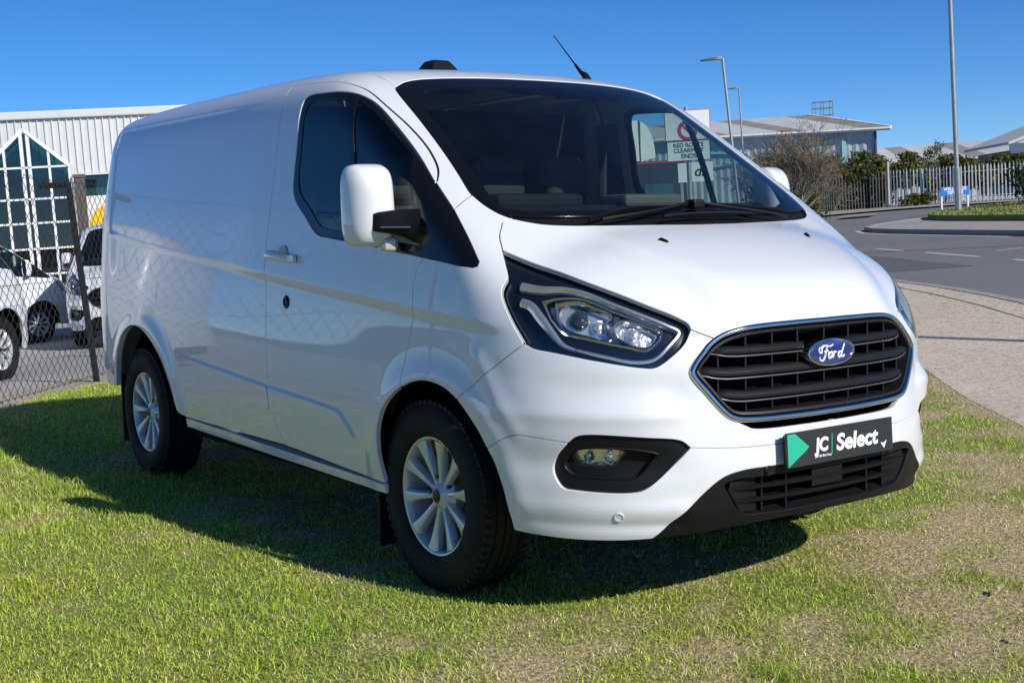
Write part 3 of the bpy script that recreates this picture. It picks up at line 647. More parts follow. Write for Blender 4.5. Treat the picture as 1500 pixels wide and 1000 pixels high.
def taper_strip(name,pts,w0,w1,off,mt,parent,sg,flat=True):
    C=resample(crom(pts,6),.008,False);C=snap(C);nn=unit(grad(FB,C));C=C-nn*off;T=unit(np.gradient(C,axis=0));Sd=unit(np.cross(T,nn));wd=np.interp(np.linspace(0,1,len(C)),np.linspace(0,1,len(w0)),w0)
    V=[];prof=[(-1,-.018),(-1,.0),(-.6,.004),(.3,.004),(1,-.006),(1,-.018)]
    for i in range(len(C)):
        for a,b in prof:V.append((C[i]+Sd[i]*a*wd[i]+nn[i]*b)*A([1,sg,1]))
    q=len(prof);Fc=[(i*q+k,i*q+(k+1)%q,(i+1)*q+(k+1)%q,(i+1)*q+k) for i in range(len(C)-1) for k in range(q)]+[tuple(range(q-1,-1,-1)),tuple((len(C)-1)*q+k for k in range(q))]
    return MB().add(V,Fc).build(name,mt,parent,smooth=35)
for s in('R','L'):
    sg=1 if s=='R' else -1
    hd=empty('headlamp',(0,0,0),0,VAN);ND=(.6,-.62,.5)
    panel('housing',hl,ND,'house',hd,s,g=.02,gap=.002,skirt=0,off=.030,holes=[POD])
    panel('housing_back',POD,ND,'guide',hd,s,g=.025,gap=-.004,skirt=0,off=.075)
    C=resample(POD,.01);nn=unit(grad(FB,C));V,Fc=sweep(C,nn,[(-.002,-.08),(-.002,-.026),(.004,-.022),(.009,-.03),(.009,-.08)],True);MB().add(A(V)*A([1,sg,1]),Fc).build('pod_rim','chrome',hd,smooth=40)
    for Q,nm in((PL,'main_reflector'),(PR,'dip_reflector')):
        panel(nm,Q,ND,'reflector',hd,s,g=.010,gap=0,skirt=.02,off=.058)
        C=resample(Q,.008);nn=unit(grad(FB,C));V,Fc=sweep(C,nn,[(-.002,-.06),(-.002,-.030),(.001,-.027),(.006,-.032),(.012,-.06)],True);MB().add(A(V)*A([1,sg,1]),Fc).build('reflector_rim','chrome',hd,smooth=40)
    for (px,py,pz),r,mt_ in(((.685,-.795,1.008),.030,'projector'),((.735,-.757,.985),.022,'reflector'),((.818,-.672,.958),.024,'reflector')):
        p=snap(A([(px,py,pz)]))[0];d=unit(A([.85,-.42,.0]));q=p-unit(grad(FB,A([p])))[0]*.052
        o=MB().lathe([(0,r*.75),(r*.5,r*.62),(r*.8,r*.35),(r*.98,0),(r*1.0,-.01),(r*1.18,-.012),(r*1.2,-.03)],(0,0,0),'z',24).build('projector_lens',mt_,hd,smooth=40)
        o.location=(q[0],sg*q[1],q[2]);o.rotation_euler=Vector((d[0],sg*d[1],d[2])).to_track_quat('Z','Y').to_euler()
    taper_strip('light_guide',SA,[.014,.012,.009,.008,.0075,.0075,.0075,.007,.007,.006,.006,.005],0,.010,'guide',hd,sg)
    taper_strip('light_guide',SB,[.013,.015,.015,.012,.009,.006],0,.012,'guide',hd,sg)
    panel('lens',hl,ND,'lens',hd,s,g=.025,gap=.003,skirt=.012,off=.0005)
# ---------------- wipers
for nm,pts in(('wiper_blade',[(.378,-.50,1.298),(.36,-.29,1.335),(.37,-.075,1.336),(.36,0,1.343)]),('wiper_blade',[(.37,-.01,1.337),(.36,.104,1.343),(.365,.303,1.33),(.36,.50,1.32)])):
    C=snap(crom(pts,8));nn=unit(grad(FB,C));C2=C+nn*.014
    w=MB();V,Fc=sweep(C2,nn,[(-.004,.008),(.004,.008),(.002,-.010),(-.002,-.010)]);w.add(V,Fc);o=w.build(nm,'black',VAN,smooth=30)
for pts in([(.42,-.47,1.33),(.415,-.3,1.33),(.39,-.14,1.335),(.362,-.03,1.345)],[(.44,.44,1.33),(.42,.3,1.33),(.39,.14,1.335),(.362,.03,1.345)],[(.45,-.22,1.30),(.44,-.07,1.305),(.435,.23,1.30)]):
    C=snap(crom(pts,6));nn=unit(grad(FB,C));MB().tube(C+nn*.026,.0055,8).build('wiper_arm','black',VAN,smooth=True)
p=snap(A([(.385,-.02,1.33)]))[0];MB().box((p[0],0,p[2]+.03),(.05,.055,.035)).build('wiper_pivot','black',VAN,bevel=.008)
# ---------------- mirrors: domed shell around (y,z) outline, black arm, clear repeater
def FM(P):   # shell dome, local (x forward, y outward-negative, z up)
    x,y,z=P[:,0],P[:,1],P[:,2]
    a=np.abs((y+.112)/.118);b=np.abs((z-1.385)/.158);c=x/.085
    return ((np.maximum(a,1e-6)**3.6+np.maximum(b,1e-6)**4.2)**(.55)+np.maximum(c,0)**2-1)*.06
def mirror(sg,par):
    mr=empty('door_mirror',(-.205,sg*-.962,0),0,par)
    t=np.linspace(0,2*math.pi,56,endpoint=False);V=[];rings=12
    cy,cz=-.078,1.383
    def outl(k,sc):
        c,s_=math.cos(k),math.sin(k);ex=2/5.0
        y=cy+.080*sc*np.sign(c)*abs(c)**ex*(1-.10*(s_>0)*abs(s_)**1.5*(c<0)-.06*(s_<0)*abs(s_));z=cz+.148*sc*np.sign(s_)*abs(s_)**(2/5.5)
        if s_<0: z+=.012*(c>0)*abs(c)
        return y,z
    V.append((.086,cy,cz));prof=[(.25,.085),(.45,.081),(.62,.073),(.75,.063),(.85,.051),(.92,.038),(.97,.020),(1.0,-.004),(1.0,-.05),(.975,-.056),(.95,-.05)]
    for sc,x in prof:
        for k in t:
            y,z=outl(k,sc);V.append((x+.02*(y-cy)/.08*(1 if x>-.02 else .3)-.012*(z-cz)/.15*(x>0),y,z))
    n_=len(t);Fc=[(0,1+i,1+(i+1)%n_) for i in range(n_)]+[(1+j*n_+i,1+(j+1)*n_+i,1+(j+1)*n_+(i+1)%n_,1+j*n_+(i+1)%n_) for j in range(len(prof)-1) for i in range(n_)]
    MB().add(A(V)*A([1,sg,1]),Fc).build('mirror_shell','paint',mr,smooth=50)
    V=[];
    for k in t:
        y,z=outl(k,.96);V.append((-.045,y,z))
    MB().add(A(V)*A([1,sg,1]),[tuple(range(n_))]).build('mirror_glass','chrome',mr)
    # arm: black moulded block set into the inner lower corner of the shell, running to the door
    def lof(st,mt,nm):
        b=MB();V=[];pr=[(math.copysign(abs(math.cos(a))**.55,math.cos(a)),math.copysign(abs(math.sin(a))**.55,math.sin(a))) for a in np.linspace(0,2*math.pi,20,endpoint=False)]
        for (x,y,z),(hx,hz) in st:
            for p,q in pr:V.append((x+p*hx,(y)*sg,z+q*hz))
        n2=len(pr);b.add(V,[(i*n2+k,i*n2+(k+1)%n2,(i+1)*n2+(k+1)%n2,(i+1)*n2+k) for i in range(len(st)-1) for k in range(n2)]+[tuple(range(n2)),tuple((len(st)-1)*n2+k for k in range(n2))])
        return b.build(nm,mt,mr,smooth=40)
    lof([((.055,-.108,1.322),(.016,.022)),((.066,-.104,1.322),(.030,.031)),((.078,-.09,1.323),(.036,.035)),((.10,-.04,1.322),(.042,.042)),((.135,.0,1.316),(.048,.050)),((.175,.03,1.305),(.055,.062))],'black','mirror_arm')
    b=MB();b.add(A([(.112,-.095,1.308),(.112,-.095,1.302),(.178,-.012,1.300),(.178,-.012,1.306),(.105,-.095,1.308),(.105,-.095,1.302),(.170,-.012,1.300),(.170,-.012,1.306)])*A([1,sg,1]),[(0,1,2,3),(7,6,5,4),(0,3,7,4),(1,5,6,2),(0,4,5,1),(3,2,6,7)]);b.build('arm_trim','satin',mr)
    lof([((.045,-.062,1.236),(.012,.010)),((.052,-.055,1.243),(.024,.024)),((.064,-.025,1.244),(.028,.027)),((.064,-.012,1.245),(.024,.022))],'amber','indicator')
    return mr
mirR=mirror(1,doorR);mirL=mirror(-1,doorL)
# ---------------- roof fittings
p=snap(A([(-1.36,0,1.99)]))[0];b=MB()
b.add([(x,y,z) for z,sx,sy in((-.01,.095,.088),(.025,.088,.082),(.075,.05,.052),(.088,.04,.042)) for x,y in((-sx,-sy),(sx,-sy),(sx,sy),(-sx,sy))],[(k*4+i,k*4+(i+1)%4,k*4+4+(i+1)%4,k*4+4+i) for k in range(3) for i in range(4)]+[(12,13,14,15)])
o=b.build('roof_pod','black',roof,bevel=.006);o.location=p
p=snap(A([(-.74,.40,1.95)]))[0];an=empty('aerial',tuple(p),0,VAN)
d=unit(A([-.62,-.02,.62]));b=MB();b.tube([A([.01,0,-.01]),A([0,0,.012]),d*.045,d*.10],[.022,.016,.009,.006],10);b.build('aerial_base','black',an,smooth=True)
b=MB();b.tube([d*.09,d*.19,d*.31],[.0035,.0028,.0022],6);b.build('aerial_rod','matte',an,smooth=True)
# ---------------- wheels
def wheel():
    w=empty('wheel')
    tp=[(.212,-.088),(.220,-.098),(.235,-.106),(.262,-.1105),(.285,-.110),(.300,-.107),(.302,-.1085),(.312,-.1045),(.326,-.097),(.336,-.087),(.3415,-.076),(.342,-.058),(.3365,-.057),(.3365,-.050),(.3425,-.049),(.343,-.02),(.337,-.019),(.337,-.011),(.343,-.010),(.343,.010),(.337,.011),(.337,.019),(.343,.02),(.3425,.049),(.3365,.050),(.3365,.057),(.342,.058),(.3415,.076),(.336,.087),(.312,.1045),(.262,.1105),(.22,.098),(.212,.088)]
    MB().lathe(tp,n=72).build('tyre','rubber',w,smooth=40)
    b=MB()
    for i in range(64):     # shoulder blocks of the tread
        a=2*math.pi*i/64;R_=np.array([[math.cos(a),0,-math.sin(a)],[0,1,0],[math.sin(a),0,math.cos(a)]])
        for s in(-1,1):b.box(R_@A([.3385,s*.079,0]),(.014,.030,.024),R_)
    b.build('tread','rubber',w)['kind']='stuff'
    rp=[(.150,.03),(.196,.02),(.200,-.06),(.203,-.082),(.207,-.088),(.214,-.0905),(.2205,-.090),(.2215,-.086),(.219,-.07),(.21,.08)]
    rim=MB().lathe(rp,n=72).build('rim','alloy',w,smooth=35)
    MB().lathe([(.03,-.01),(.12,-.012),(.17,-.005),(.199,.01)],n=40).build('brake_disc','alloyin',rim,smooth=True)
    MB().box((.10,-.03,.08),(.09,.04,.07)).build('brake_caliper','black',rim,bevel=.01)
    st=[(.038,.0125,-.064),(.060,.0105,-.068),(.085,.0125,-.071),(.12,.0145,-.075),(.155,.0185,-.080),(.185,.0245,-.085),(.2035,.031,-.0875)]
    for i in range(10):
        V=[]
        for r,hw,y in st:
            for a,dy in((-1,.030),(-1,.010),(-.72,.0015),(0,-.0015),(.72,.0015),(1,.010),(1,.030)):V.append((r,y+dy,a*hw))
        q=7;Fc=[(k*q+j,k*q+j+1,(k+1)*q+j+1,(k+1)*q+j) for k in range(len(st)-1) for j in range(q-1)]
        a=2*math.pi*(i+.25)/10;c,s=math.cos(a),math.sin(a);V=[(x*c-z*s,y,x*s+z*c) for x,y,z in V]
        MB().add(V,Fc).build('spoke','alloy',rim,smooth=30)
    hub=MB().lathe([(0,-.078),(.026,-.078),(.029,-.075),(.036,-.073),(.044,-.067),(.062,-.060),(.078,-.045),(.08,.0)],n=32).build('hub','alloy',rim,smooth=30)
    MB().lathe([(0,-.0805),(.021,-.0800),(.0255,-.078)],n=28).build('hub_cap','gloss',rim,smooth=True)
    for i in range(5):
        a=2*math.pi*(i+.5)/5;b=MB();c=(.066*math.cos(a),0,.066*math.sin(a))
        b.lathe([(0,-.068),(.008,-.068),(.0095,-.065),(.0105,-.045)],c,'y',6);b.build('wheel_nut','satin',rim,smooth=20)
    return w
w0=wheel();w0.parent=VAN;w0.location=(0,-.840,.343)
def put(x,y,flip,steer=0):
    w=copy_tree(w0,VAN);w.location=(x,y,.343);w.rotation_euler=(0,random.random()*6.28,math.pi if flip else 0);return w
w0.rotation_euler=(0,.0,0)
put(-2.933,-.840,False);put(0,.840,True);put(-2.933,.840,True)
# ---------------- dark interior of the arches, floor pan, mud flaps
for s in(-1,1):
    for wx,cx,r,a0,a1 in((0,.085,.425,-3,183),(-2.933,-2.79,.475,8,178)):
        pr=[];b=MB();V=[];n_=28
        for i in range(n_+1):
            a=math.radians(a0+(a1-a0)*i/n_);
            for y in(-.905,-.85,-.60):V.append((cx+r*math.cos(a)*(1.0 if y<-.9 else 1.02),s*-y*-1 if s==1 else y*1,.343+r*math.sin(a)))
        V=[(x,(-abs(y) if s==-1 else abs(y)),z) for x,y,z in V]
        b.add(V,[(i*3+k,i*3+k+1,(i+1)*3+k+1,(i+1)*3+k) for i in range(n_) for k in range(2)])
        b.prism([(cx+r*1.02*math.cos(math.radians(a0+(a1-a0)*i/n_)),.343+r*1.02*math.sin(math.radians(a0+(a1-a0)*i/n_))) for i in range(n_+1)],s*.59,s*.60,'xz')
        b.build('arch_liner','matte',VAN,smooth=40)
    MB().box((-.405,s*.83,.215),(.018,.20,.26)).build('mud_flap','black',VAN,bevel=.004)
    MB().box((-3.30,s*.84,.33),(.018,.20,.38)).build('mud_flap','black',VAN,bevel=.004)
    MB().box((-1.31,s*.76,.335),(1.78,.36,.06)).build('side_rail','matte',VAN)
b=MB();b.box((-1.45,0,.36),(4.5,1.15,.12));b.box((.76,0,.325),(.20,1.0,.03));b.box((-2.933,0,.3),(.12,1.5,.1));b.box((0,0,.28),(.14,1.5,.10));b.build('floor_pan','matte',VAN)
MB().box((.78,0,.62),(.1,1.3,.5)).build('radiator','matte',VAN)
MB().box((.25,0,.85),(.9,1.1,.5)).build('engine_bay','matte',VAN,bevel=.1)
# ---------------- cabin
cab=empty('cabin',(0,0,0),0,VAN)
MB().prism([(-.01,1.372),(-.18,1.365),(-.27,1.30),(-.30,1.12),(-.15,.85),(-.08,.6),(-.01,.6)],-.80,.80,'xz').build('dashboard','dash',cab,bevel=.03,seg=3)
MB().prism([(.32,1.28),(.15,1.335),(-.01,1.368),(-.01,.7),(.32,.7)],-.60,.60,'xz').build('dash_top','dash',cab,bevel=.02,seg=3)
MB().box((-.12,-.42,1.385),(.26,.40,.06)).build('instrument_hood','dash',cab,bevel=.02)
MB().box((-.05,.12,1.385),(.16,.30,.05)).build('dash_tray','trimgrey',cab,bevel=.015)
b=MB();R_=A(Matrix.Rotation(math.radians(-28),3,'Y'));tt=np.linspace(0,2*math.pi,40,endpoint=False)
b.tube([A([-.40,-.43,1.24])+R_@A([0,.19*math.cos(k),.19*math.sin(k)]) for k in tt],.016,8,closed=True);b.box((-.38,-.43,1.24),(.05,.13,.11),R_)
for a in(0,math.pi,-math.pi/2):b.tube([A([-.39,-.43,1.24]),A([-.40,-.43,1.24])+R_@A([0,.19*math.cos(a),.19*math.sin(a)])],.014,6)
b.build('steering_wheel','dash',cab,smooth=True)
for y in(-.43,.16,.55):
    se=empty('seat',(-.80,y,.62),0,cab);wd=.48 if y==-.43 else .40
    MB().box((.05,0,.10),(.50,wd,.16)).build('seat_cushion','fabric',se,bevel=.05,seg=3)
    MB().box((-.24,0,.47),(.15,wd,.62),A(Matrix.Rotation(math.radians(-10),3,'Y'))).build('seat_back','fabric',se,bevel=.06,seg=3)
    MB().box((-.31,0,.90),(.10,.27,.20),A(Matrix.Rotation(math.radians(-8),3,'Y'))).build('head_rest','fabric',se,bevel=.045,seg=3)
MB().box((-1.27,0,1.12),(.03,1.60,1.44)).build('bulkhead','dash',cab)
MB().box((-.7,0,.56),(1.3,1.66,.04)).build('cabin_floor','matte',cab)
hlin=halfsym(S(A([(-1.25,0,1.95)]),A([(-1.25,-.70,1.95)]),A([(-.62,-.66,1.88),(-.585,-.55,1.89),(-.55,-.3,1.9),(-.53,0,1.9)])))
panel('head_lining',hlin,(0,0,1),'dash',cab,'R',g=.06,gap=0,skirt=0,off=.045,free_centre=False)
for s,sg in(('R',-1),('L',1)):
    lo=S(A([(.02,-.96,1.19),(-.479,-.96,1.248),(-.80,-.955,1.285),(-1.02,-.95,1.42),(-1.22,-.95,1.42),(-1.20,-.97,.6),(-.25,-.98,.6),(-.05,-.985,.9)]))
    panel('door_lining',lo,(0,-1,0),'dash',cab,s,g=.06,gap=0,skirt=0,off=.05)
    bp=S(A([(-1.05,-.90,1.80),(-1.22,-.90,1.80),(-1.24,-.95,1.3),(-1.05,-.95,1.45)]));panel('belt_pillar',bp,(0,-1,0),'trimgrey' if s=='L' else 'dash',cab,s,g=.06,gap=0,skirt=0,off=.05)
    MB().tube([(-1.13,sg*.82,1.72),(-1.12,sg*.80,1.3),(-1.08,sg*.78,.8)],[.02,.02,.02],6).build('seat_belt','fabric',cab)
MB().box((-.60,.02,1.872),(.12,.26,.035)).build('overhead_console','dash',cab,bevel=.015)
for y in(-.30,.30):MB().box((-.70,y*1.4,1.865),(.14,.36,.012)).build('sun_visor','dash',cab,bevel=.006)
# rear lamps
for s in(-1,1):
    p=A([(-3.70,-.80,1.12)]);rl=S(A([(-3.62,-.84,1.45),(-3.70,-.74,1.45),(-3.74,-.74,.95),(-3.66,-.86,.95)]))
    panel('rear_lamp',rl,(-.75,-.65,0),'red',VAN,'R' if s==-1 else 'L',g=.03,gap=0,skirt=.01,off=-.006)
# ---------------- show plate
PLT=empty('show_plate',(0,0,0),0,VAN)
PR_=A(Matrix.Rotation(math.radians(-3),3,'Y'));pc=A([1.062,0,.560])
def pp(x,y,z):return pc+PR_@A([x,y,z])
b=MB();b.box(pc,(.008,.524,.113),PR_);b.build('plate_back','plate',PLT,bevel=.002)
b=MB();b.box(pc+A([-.012,0,0]),(.018,.50,.095),PR_);b.build('plate_bracket','black',PLT)
b=MB();b.prism([(-.258,.052),(-.222,.052),(-.158,.004),(-.170,-.006),(-.258,-.0535)],.0045,.0055,'yz');V=[pp(*v) for v in b.v];MB().add(V,b.f).build('green_arrow','green',PLT)
def ptext(t_,y,z,size,bold,shear,mt='white',par=PLT,name='lettering',sx=1,sp=1):
    me=text_mesh(t_,size,.0004,shear,min(bold,.0017),'LEFT',sp);co=np.array([tuple(v.co) for v in me.vertices]);fc=[tuple(p.vertices) for p in me.polygons];b=MB()
    sh=[(0,0)] if bold<.001 else [(0,0),(bold*.8,0),(-bold*.8,0),(0,bold*.5),(0,-bold*.5)]
    for k,(dy,dz) in enumerate(sh):b.add([pp(.0046+c[2]+k*.00025,y+c[0]*sx+dy,z+c[1]+dz) for c in co],fc)
    return b.build(name,mt,par,fixn=False)
ptext('Select',-.028,-.023,.074,.0021,.14,sx=1.12,sp=1.03)
ptext('JC',-.126,-.016,.060,.0022,.12,sx=.98,sp=1.0)
ptext('John Clark Motor Group',-.130,-.036,.0115,.0002,.1,sx=.66)
b=MB();b.prism([(-.052,-.032),(-.048,-.032),(-.044,.034),(-.048,.034)],.0045,.0052,'yz');MB().add([pp(*v) for v in b.v],b.f).build('divider','green',PLT)
b=MB();b.prism([(.196,-.024),(.213,-.027),(.228,-.018),(.213,-.045)],.0045,.0052,'yz');MB().add([pp(*v) for v in b.v],b.f).build('tick','white',PLT)
# ================================================================== GROUND
def vnoise(x,y,s,seed=0):
    X=x/s;Y=y/s;i=np.floor(X).astype(np.int64);j=np.floor(Y).astype(np.int64);fx=X-i;fy=Y-j;fx=fx*fx*(3-2*fx);fy=fy*fy*(3-2*fy)
    def h(a,b):
        n=(a*374761393+b*668265263+seed*974634777)&0x7fffffff;n=(n^(n>>13))*1274126177&0x7fffffff;return ((n^(n>>16))&0xffff)/65535.
    return (h(i,j)*(1-fx)+h(i+1,j)*fx)*(1-fy)+(h(i,j+1)*(1-fx)+h(i+1,j+1)*fx)*fy
def fbm(x,y,s,o=4,seed=0):
    r=0;a=.5;t=0
    for k in range(o):r=r+a*vnoise(x,y,s/2**k,seed+k);t+=a;a*=.55
    return r/t
def S2(L): return np.array([XY(a,b) for a,b in L])
def sheet(name,poly,dz,mt,g=1.0,parent=None,kind='structure',label=None,side=0,extra=None,ds=None):
    P=resample(S2(poly),ds or g);uv,T=triangulate([P],g,extra);V=np.column_stack([uv,H(uv[:,0],uv[:,1])+dz]);Fc=[tuple(t) for t in T]
    if side:
        E={}
        for t in T:
            for e in((t[0],t[1]),(t[1],t[2]),(t[2],t[0])):E[e]=1
        V=list(V)
        for a,b in E:
            if (b,a) not in E:
                i=len(V);V+=[V[a]-np.array([0,0,side]),V[b]-np.array([0,0,side])];Fc.append((b,a,i,i+1))
    o=link(name,mesh(name,V,Fc,smooth=False),mt,parent)
    if kind and parent is None:o['kind']=kind
    return o
def ground_mat(name,c1,c2,c3,s1,s2,bump,rough=.9,spec=.2):
    M=bpy.data.materials.new(name);M.use_nodes=True;n=M.node_tree;b=n.nodes['Principled BSDF'];b.inputs['Roughness'].default_value=rough;b.inputs['Specular IOR Level'].default_value=spec
    tc=n.nodes.new('ShaderNodeTexCoord');a=n.nodes.new('ShaderNodeTexNoise');a.inputs['Scale'].default_value=s1;a.inputs['Detail'].default_value=6
    v=n.nodes.new('ShaderNodeTexVoronoi');v.inputs['Scale'].default_value=s2
    m1=n.nodes.new('ShaderNodeMix');m1.data_type='RGBA';m1.inputs[6].default_value=(*c1,1);m1.inputs[7].default_value=(*c2,1)
    m2=n.nodes.new('ShaderNodeMix');m2.data_type='RGBA';m2.inputs[7].default_value=(*c3,1)
    r1=n.nodes.new('ShaderNodeMapRange');r1.inputs[1].default_value=.35;r1.inputs[2].default_value=.65
    r2=n.nodes.new('ShaderNodeMapRange');r2.inputs[1].default_value=.55;r2.inputs[2].default_value=.95;r2.inputs[4].default_value=.75
    L=n.links.new;L(tc.outputs['Object'],a.inputs[0]);L(tc.outputs['Object'],v.inputs['Vector']);L(a.outputs[0],r1.inputs[0]);L(r1.outputs[0],m1.inputs[0])
    L(v.outputs['Color'],r2.inputs[0]);L(m1.outputs[2],m2.inputs[6]);L(r2.outputs[0],m2.inputs[0]);L(m2.outputs[2],b.inputs['Base Color'])
    bu=n.nodes.new('ShaderNodeBump');bu.inputs['Strength'].default_value=bump;bu.inputs['Distance'].default_value=.004;L(v.outputs['Distance'],bu.inputs['Height']);L(bu.outputs[0],b.inputs['Normal'])
    return M
M_road=ground_mat('asphalt',(.16,.16,.158),(.19,.19,.188),(.27,.265,.26),.25,70,.6)
M_pave=ground_mat('pavement',(.52,.44,.345),(.62,.53,.42),(.24,.20,.155),.5,34,.9)
M_park=ground_mat('car_park',(.36,.34,.31),(.43,.41,.38),(.25,.235,.22),.4,45,.4)
M_tar=ground_mat('far_footway',(.31,.295,.27),(.36,.345,.32),(.40,.38,.35),.4,40,.4)
M_far=ground_mat('far_ground',(.11,.125,.07),(.15,.15,.10),(.2,.19,.15),.05,2,.2)
M_gravel=ground_mat('gravel',(.36,.31,.25),(.42,.37,.31),(.22,.18,.14),1.5,35,1.0)
M_kerb=mat('kerb_concrete',(.36,.34,.31),.9,var=.35,vscale=6,bump=.3,bscale=90)
M_line=mat('road_paint',(.62,.61,.58),.8,var=.3,vscale=5)
rings=np.concatenate([np.arange(0,40,1.0),np.geomspace(40,6000,36)]);V=[];Fc=[];n_=96
for r in rings:
    for k in range(n_):
        a=2*math.pi*k/n_;x=-1.3+r*math.cos(a);y=r*math.sin(a);V.append((x,y,0))
V=np.array(V);V[:,2]=H(V[:,0],V[:,1])-.32
for i in range(len(rings)-1):
    for k in range(n_):Fc.append((i*n_+k,(i+1)*n_+k,(i+1)*n_+(k+1)%n_,i*n_+(k+1)%n_))
link('ground',mesh('ground',V,Fc),M_far)['kind']='structure'
LE=[(-3.95,-6),(-3.95,2),(-3.95,6),(-3.9,9.5),(-3.85,10.6),(-3.62,11.6),(-3.5,13.5),(-3.3,20)]     # lawn edge along the fence
RE=[(2.55,-6),(2.7,2),(2.9,5.5),(3.08,7.75),(3.18,8.96),(3.4,10.49),(3.75,13),(4.2,20)]             # lawn edge along the footway
KN=[(6.3,-10),(6.0,6),(5.75,10.5),(5.57,13.9),(5.38,15.3),(5.17,16.8),(4.9,20),(4.2,30),(3.0,48),(.5,90)]       # near kerb
KF=[(12.6,-10),(12.0,15),(11.5,28.6),(11.24,32.2),(11.0,36),(11.0,38.5),(11.35,40.6),(12.3,42.6),(14.0,44.6),(17.5,47.4),(22,50.5),(34,56),(60,66)]   # far kerb turning into the side road
lawn_poly=LE+RE[::-1]
# lawn sheet with its own colour (dead patches, greener sward)
def dryness(x,y):
    lat=(x-CW[0])*SR[0]+(y-CW[1])*SR[1];dep=(x-CW[0])*SF[0]+(y-CW[1])*SF[1]
    d=.62*fbm(x,y,.9,4,3)+.38*fbm(x,y,.22,3,9)
    d=d+.035+.045*np.clip(lat+.3,-2.4,1.2)-.05*sst(5.5,8,dep)*sst(-1.5,-3,lat)
    d=d+.10*np.exp(-((lat-.75)/.55)**2-((dep-2.75)/.22)**2)+.07*np.exp(-((lat-.2)/.4)**2-((dep-3.0)/.15)**2)+.08*np.exp(-((lat-.95)/.25)**2-((dep-3.65)/.2)**2)+.08*np.exp(-((lat-1.3)/.35)**2-((dep-4.75)/.2)**2)
    d=d+.14*sst(.35,0,np.abs(lat-np.interp(dep,[a[1] for a in RE],[a[0] for a in RE])))+.10*sst(.5,0,np.abs(lat-np.interp(dep,[a[1] for a in LE],[a[0] for a in LE])))
    return d
lp=S2(lawn_poly);lo=lp.min(0);hi=lp.max(0)
gx,gy=np.meshgrid(np.arange(lo[0],hi[0],.09),np.arange(lo[1],hi[1],.09));G=np.stack([gx.ravel(),gy.ravel()],1)
dd=(G[:,0]-CW[0])*SF[0]+(G[:,1]-CW[1])*SF[1];near=(dd>1)&(dd<13)
G2x,G2y=np.meshgrid(np.arange(lo[0],hi[0],.5),np.arange(lo[1],hi[1],.5));G2=np.stack([G2x.ravel(),G2y.ravel()],1);d2=(G2[:,0]-CW[0])*SF[0]+(G2[:,1]-CW[1])*SF[1]
lawn=sheet('lawn',lawn_poly,0,None,g=.09,extra=np.vstack([G[near],G2[(d2<=1)|(d2>=13)]]),ds=.2)
me=lawn.data;co=np.empty(len(me.vertices)*3);me.vertices.foreach_get('co',co);co=co.reshape(-1,3)
me.polygons.foreach_set('use_smooth',[True]*len(me.polygons))
dr=sst(.40,.72,dryness(co[:,0],co[:,1]))
ca=me.color_attributes.new('tone','FLOAT_COLOR','POINT');ca.data.foreach_set('color',np.column_stack([dr,dr,dr,np.ones_like(dr)]).ravel())
M=bpy.data.materials.new('turf');M.use_nodes=True;n=M.node_tree;b=n.nodes['Principled BSDF'];b.inputs['Roughness'].default_value=1;b.inputs['Specular IOR Level'].default_value=.1
at=n.nodes.new('ShaderNodeAttribute');at.attribute_name='tone';mx=n.nodes.new('ShaderNodeMix');mx.data_type='RGBA';mx.inputs[6].default_value=(.24,.265,.07,1);mx.inputs[7].default_value=(.47,.37,.23,1)
tc=n.nodes.new('ShaderNodeTexCoord');no=n.nodes.new('ShaderNodeTexNoise');no.inputs['Scale'].default_value=45;no.inputs['Detail'].default_value=6;m3=n.nodes.new('ShaderNodeMix');m3.data_type='RGBA';m3.blend_type='MULTIPLY';m3.inputs[0].default_value=.75
cr_=n.nodes.new('ShaderNodeMapRange');cr_.inputs[1].default_value=.3;cr_.inputs[2].default_value=.7;cr_.inputs[3].default_value=.45;cr_.inputs[4].default_value=1.25
n.links.new(at.outputs['Color'],mx.inputs[0]);n.links.new(tc.outputs['Object'],no.inputs[0]);n.links.new(no.outputs[0],cr_.inputs[0]);n.links.new(mx.outputs[2],m3.inputs[6]);n.links.new(cr_.outputs[0],m3.inputs[7]);n.links.new(m3.outputs[2],b.inputs['Base Color'])
bu=n.nodes.new('ShaderNodeBump');bu.inputs['Strength'].default_value=.8;bu.inputs['Distance'].default_value=.02;n.links.new(no.outputs[0],bu.inputs['Height']);n.links.new(bu.outputs[0],b.inputs['Normal'])
me.materials.append(M)
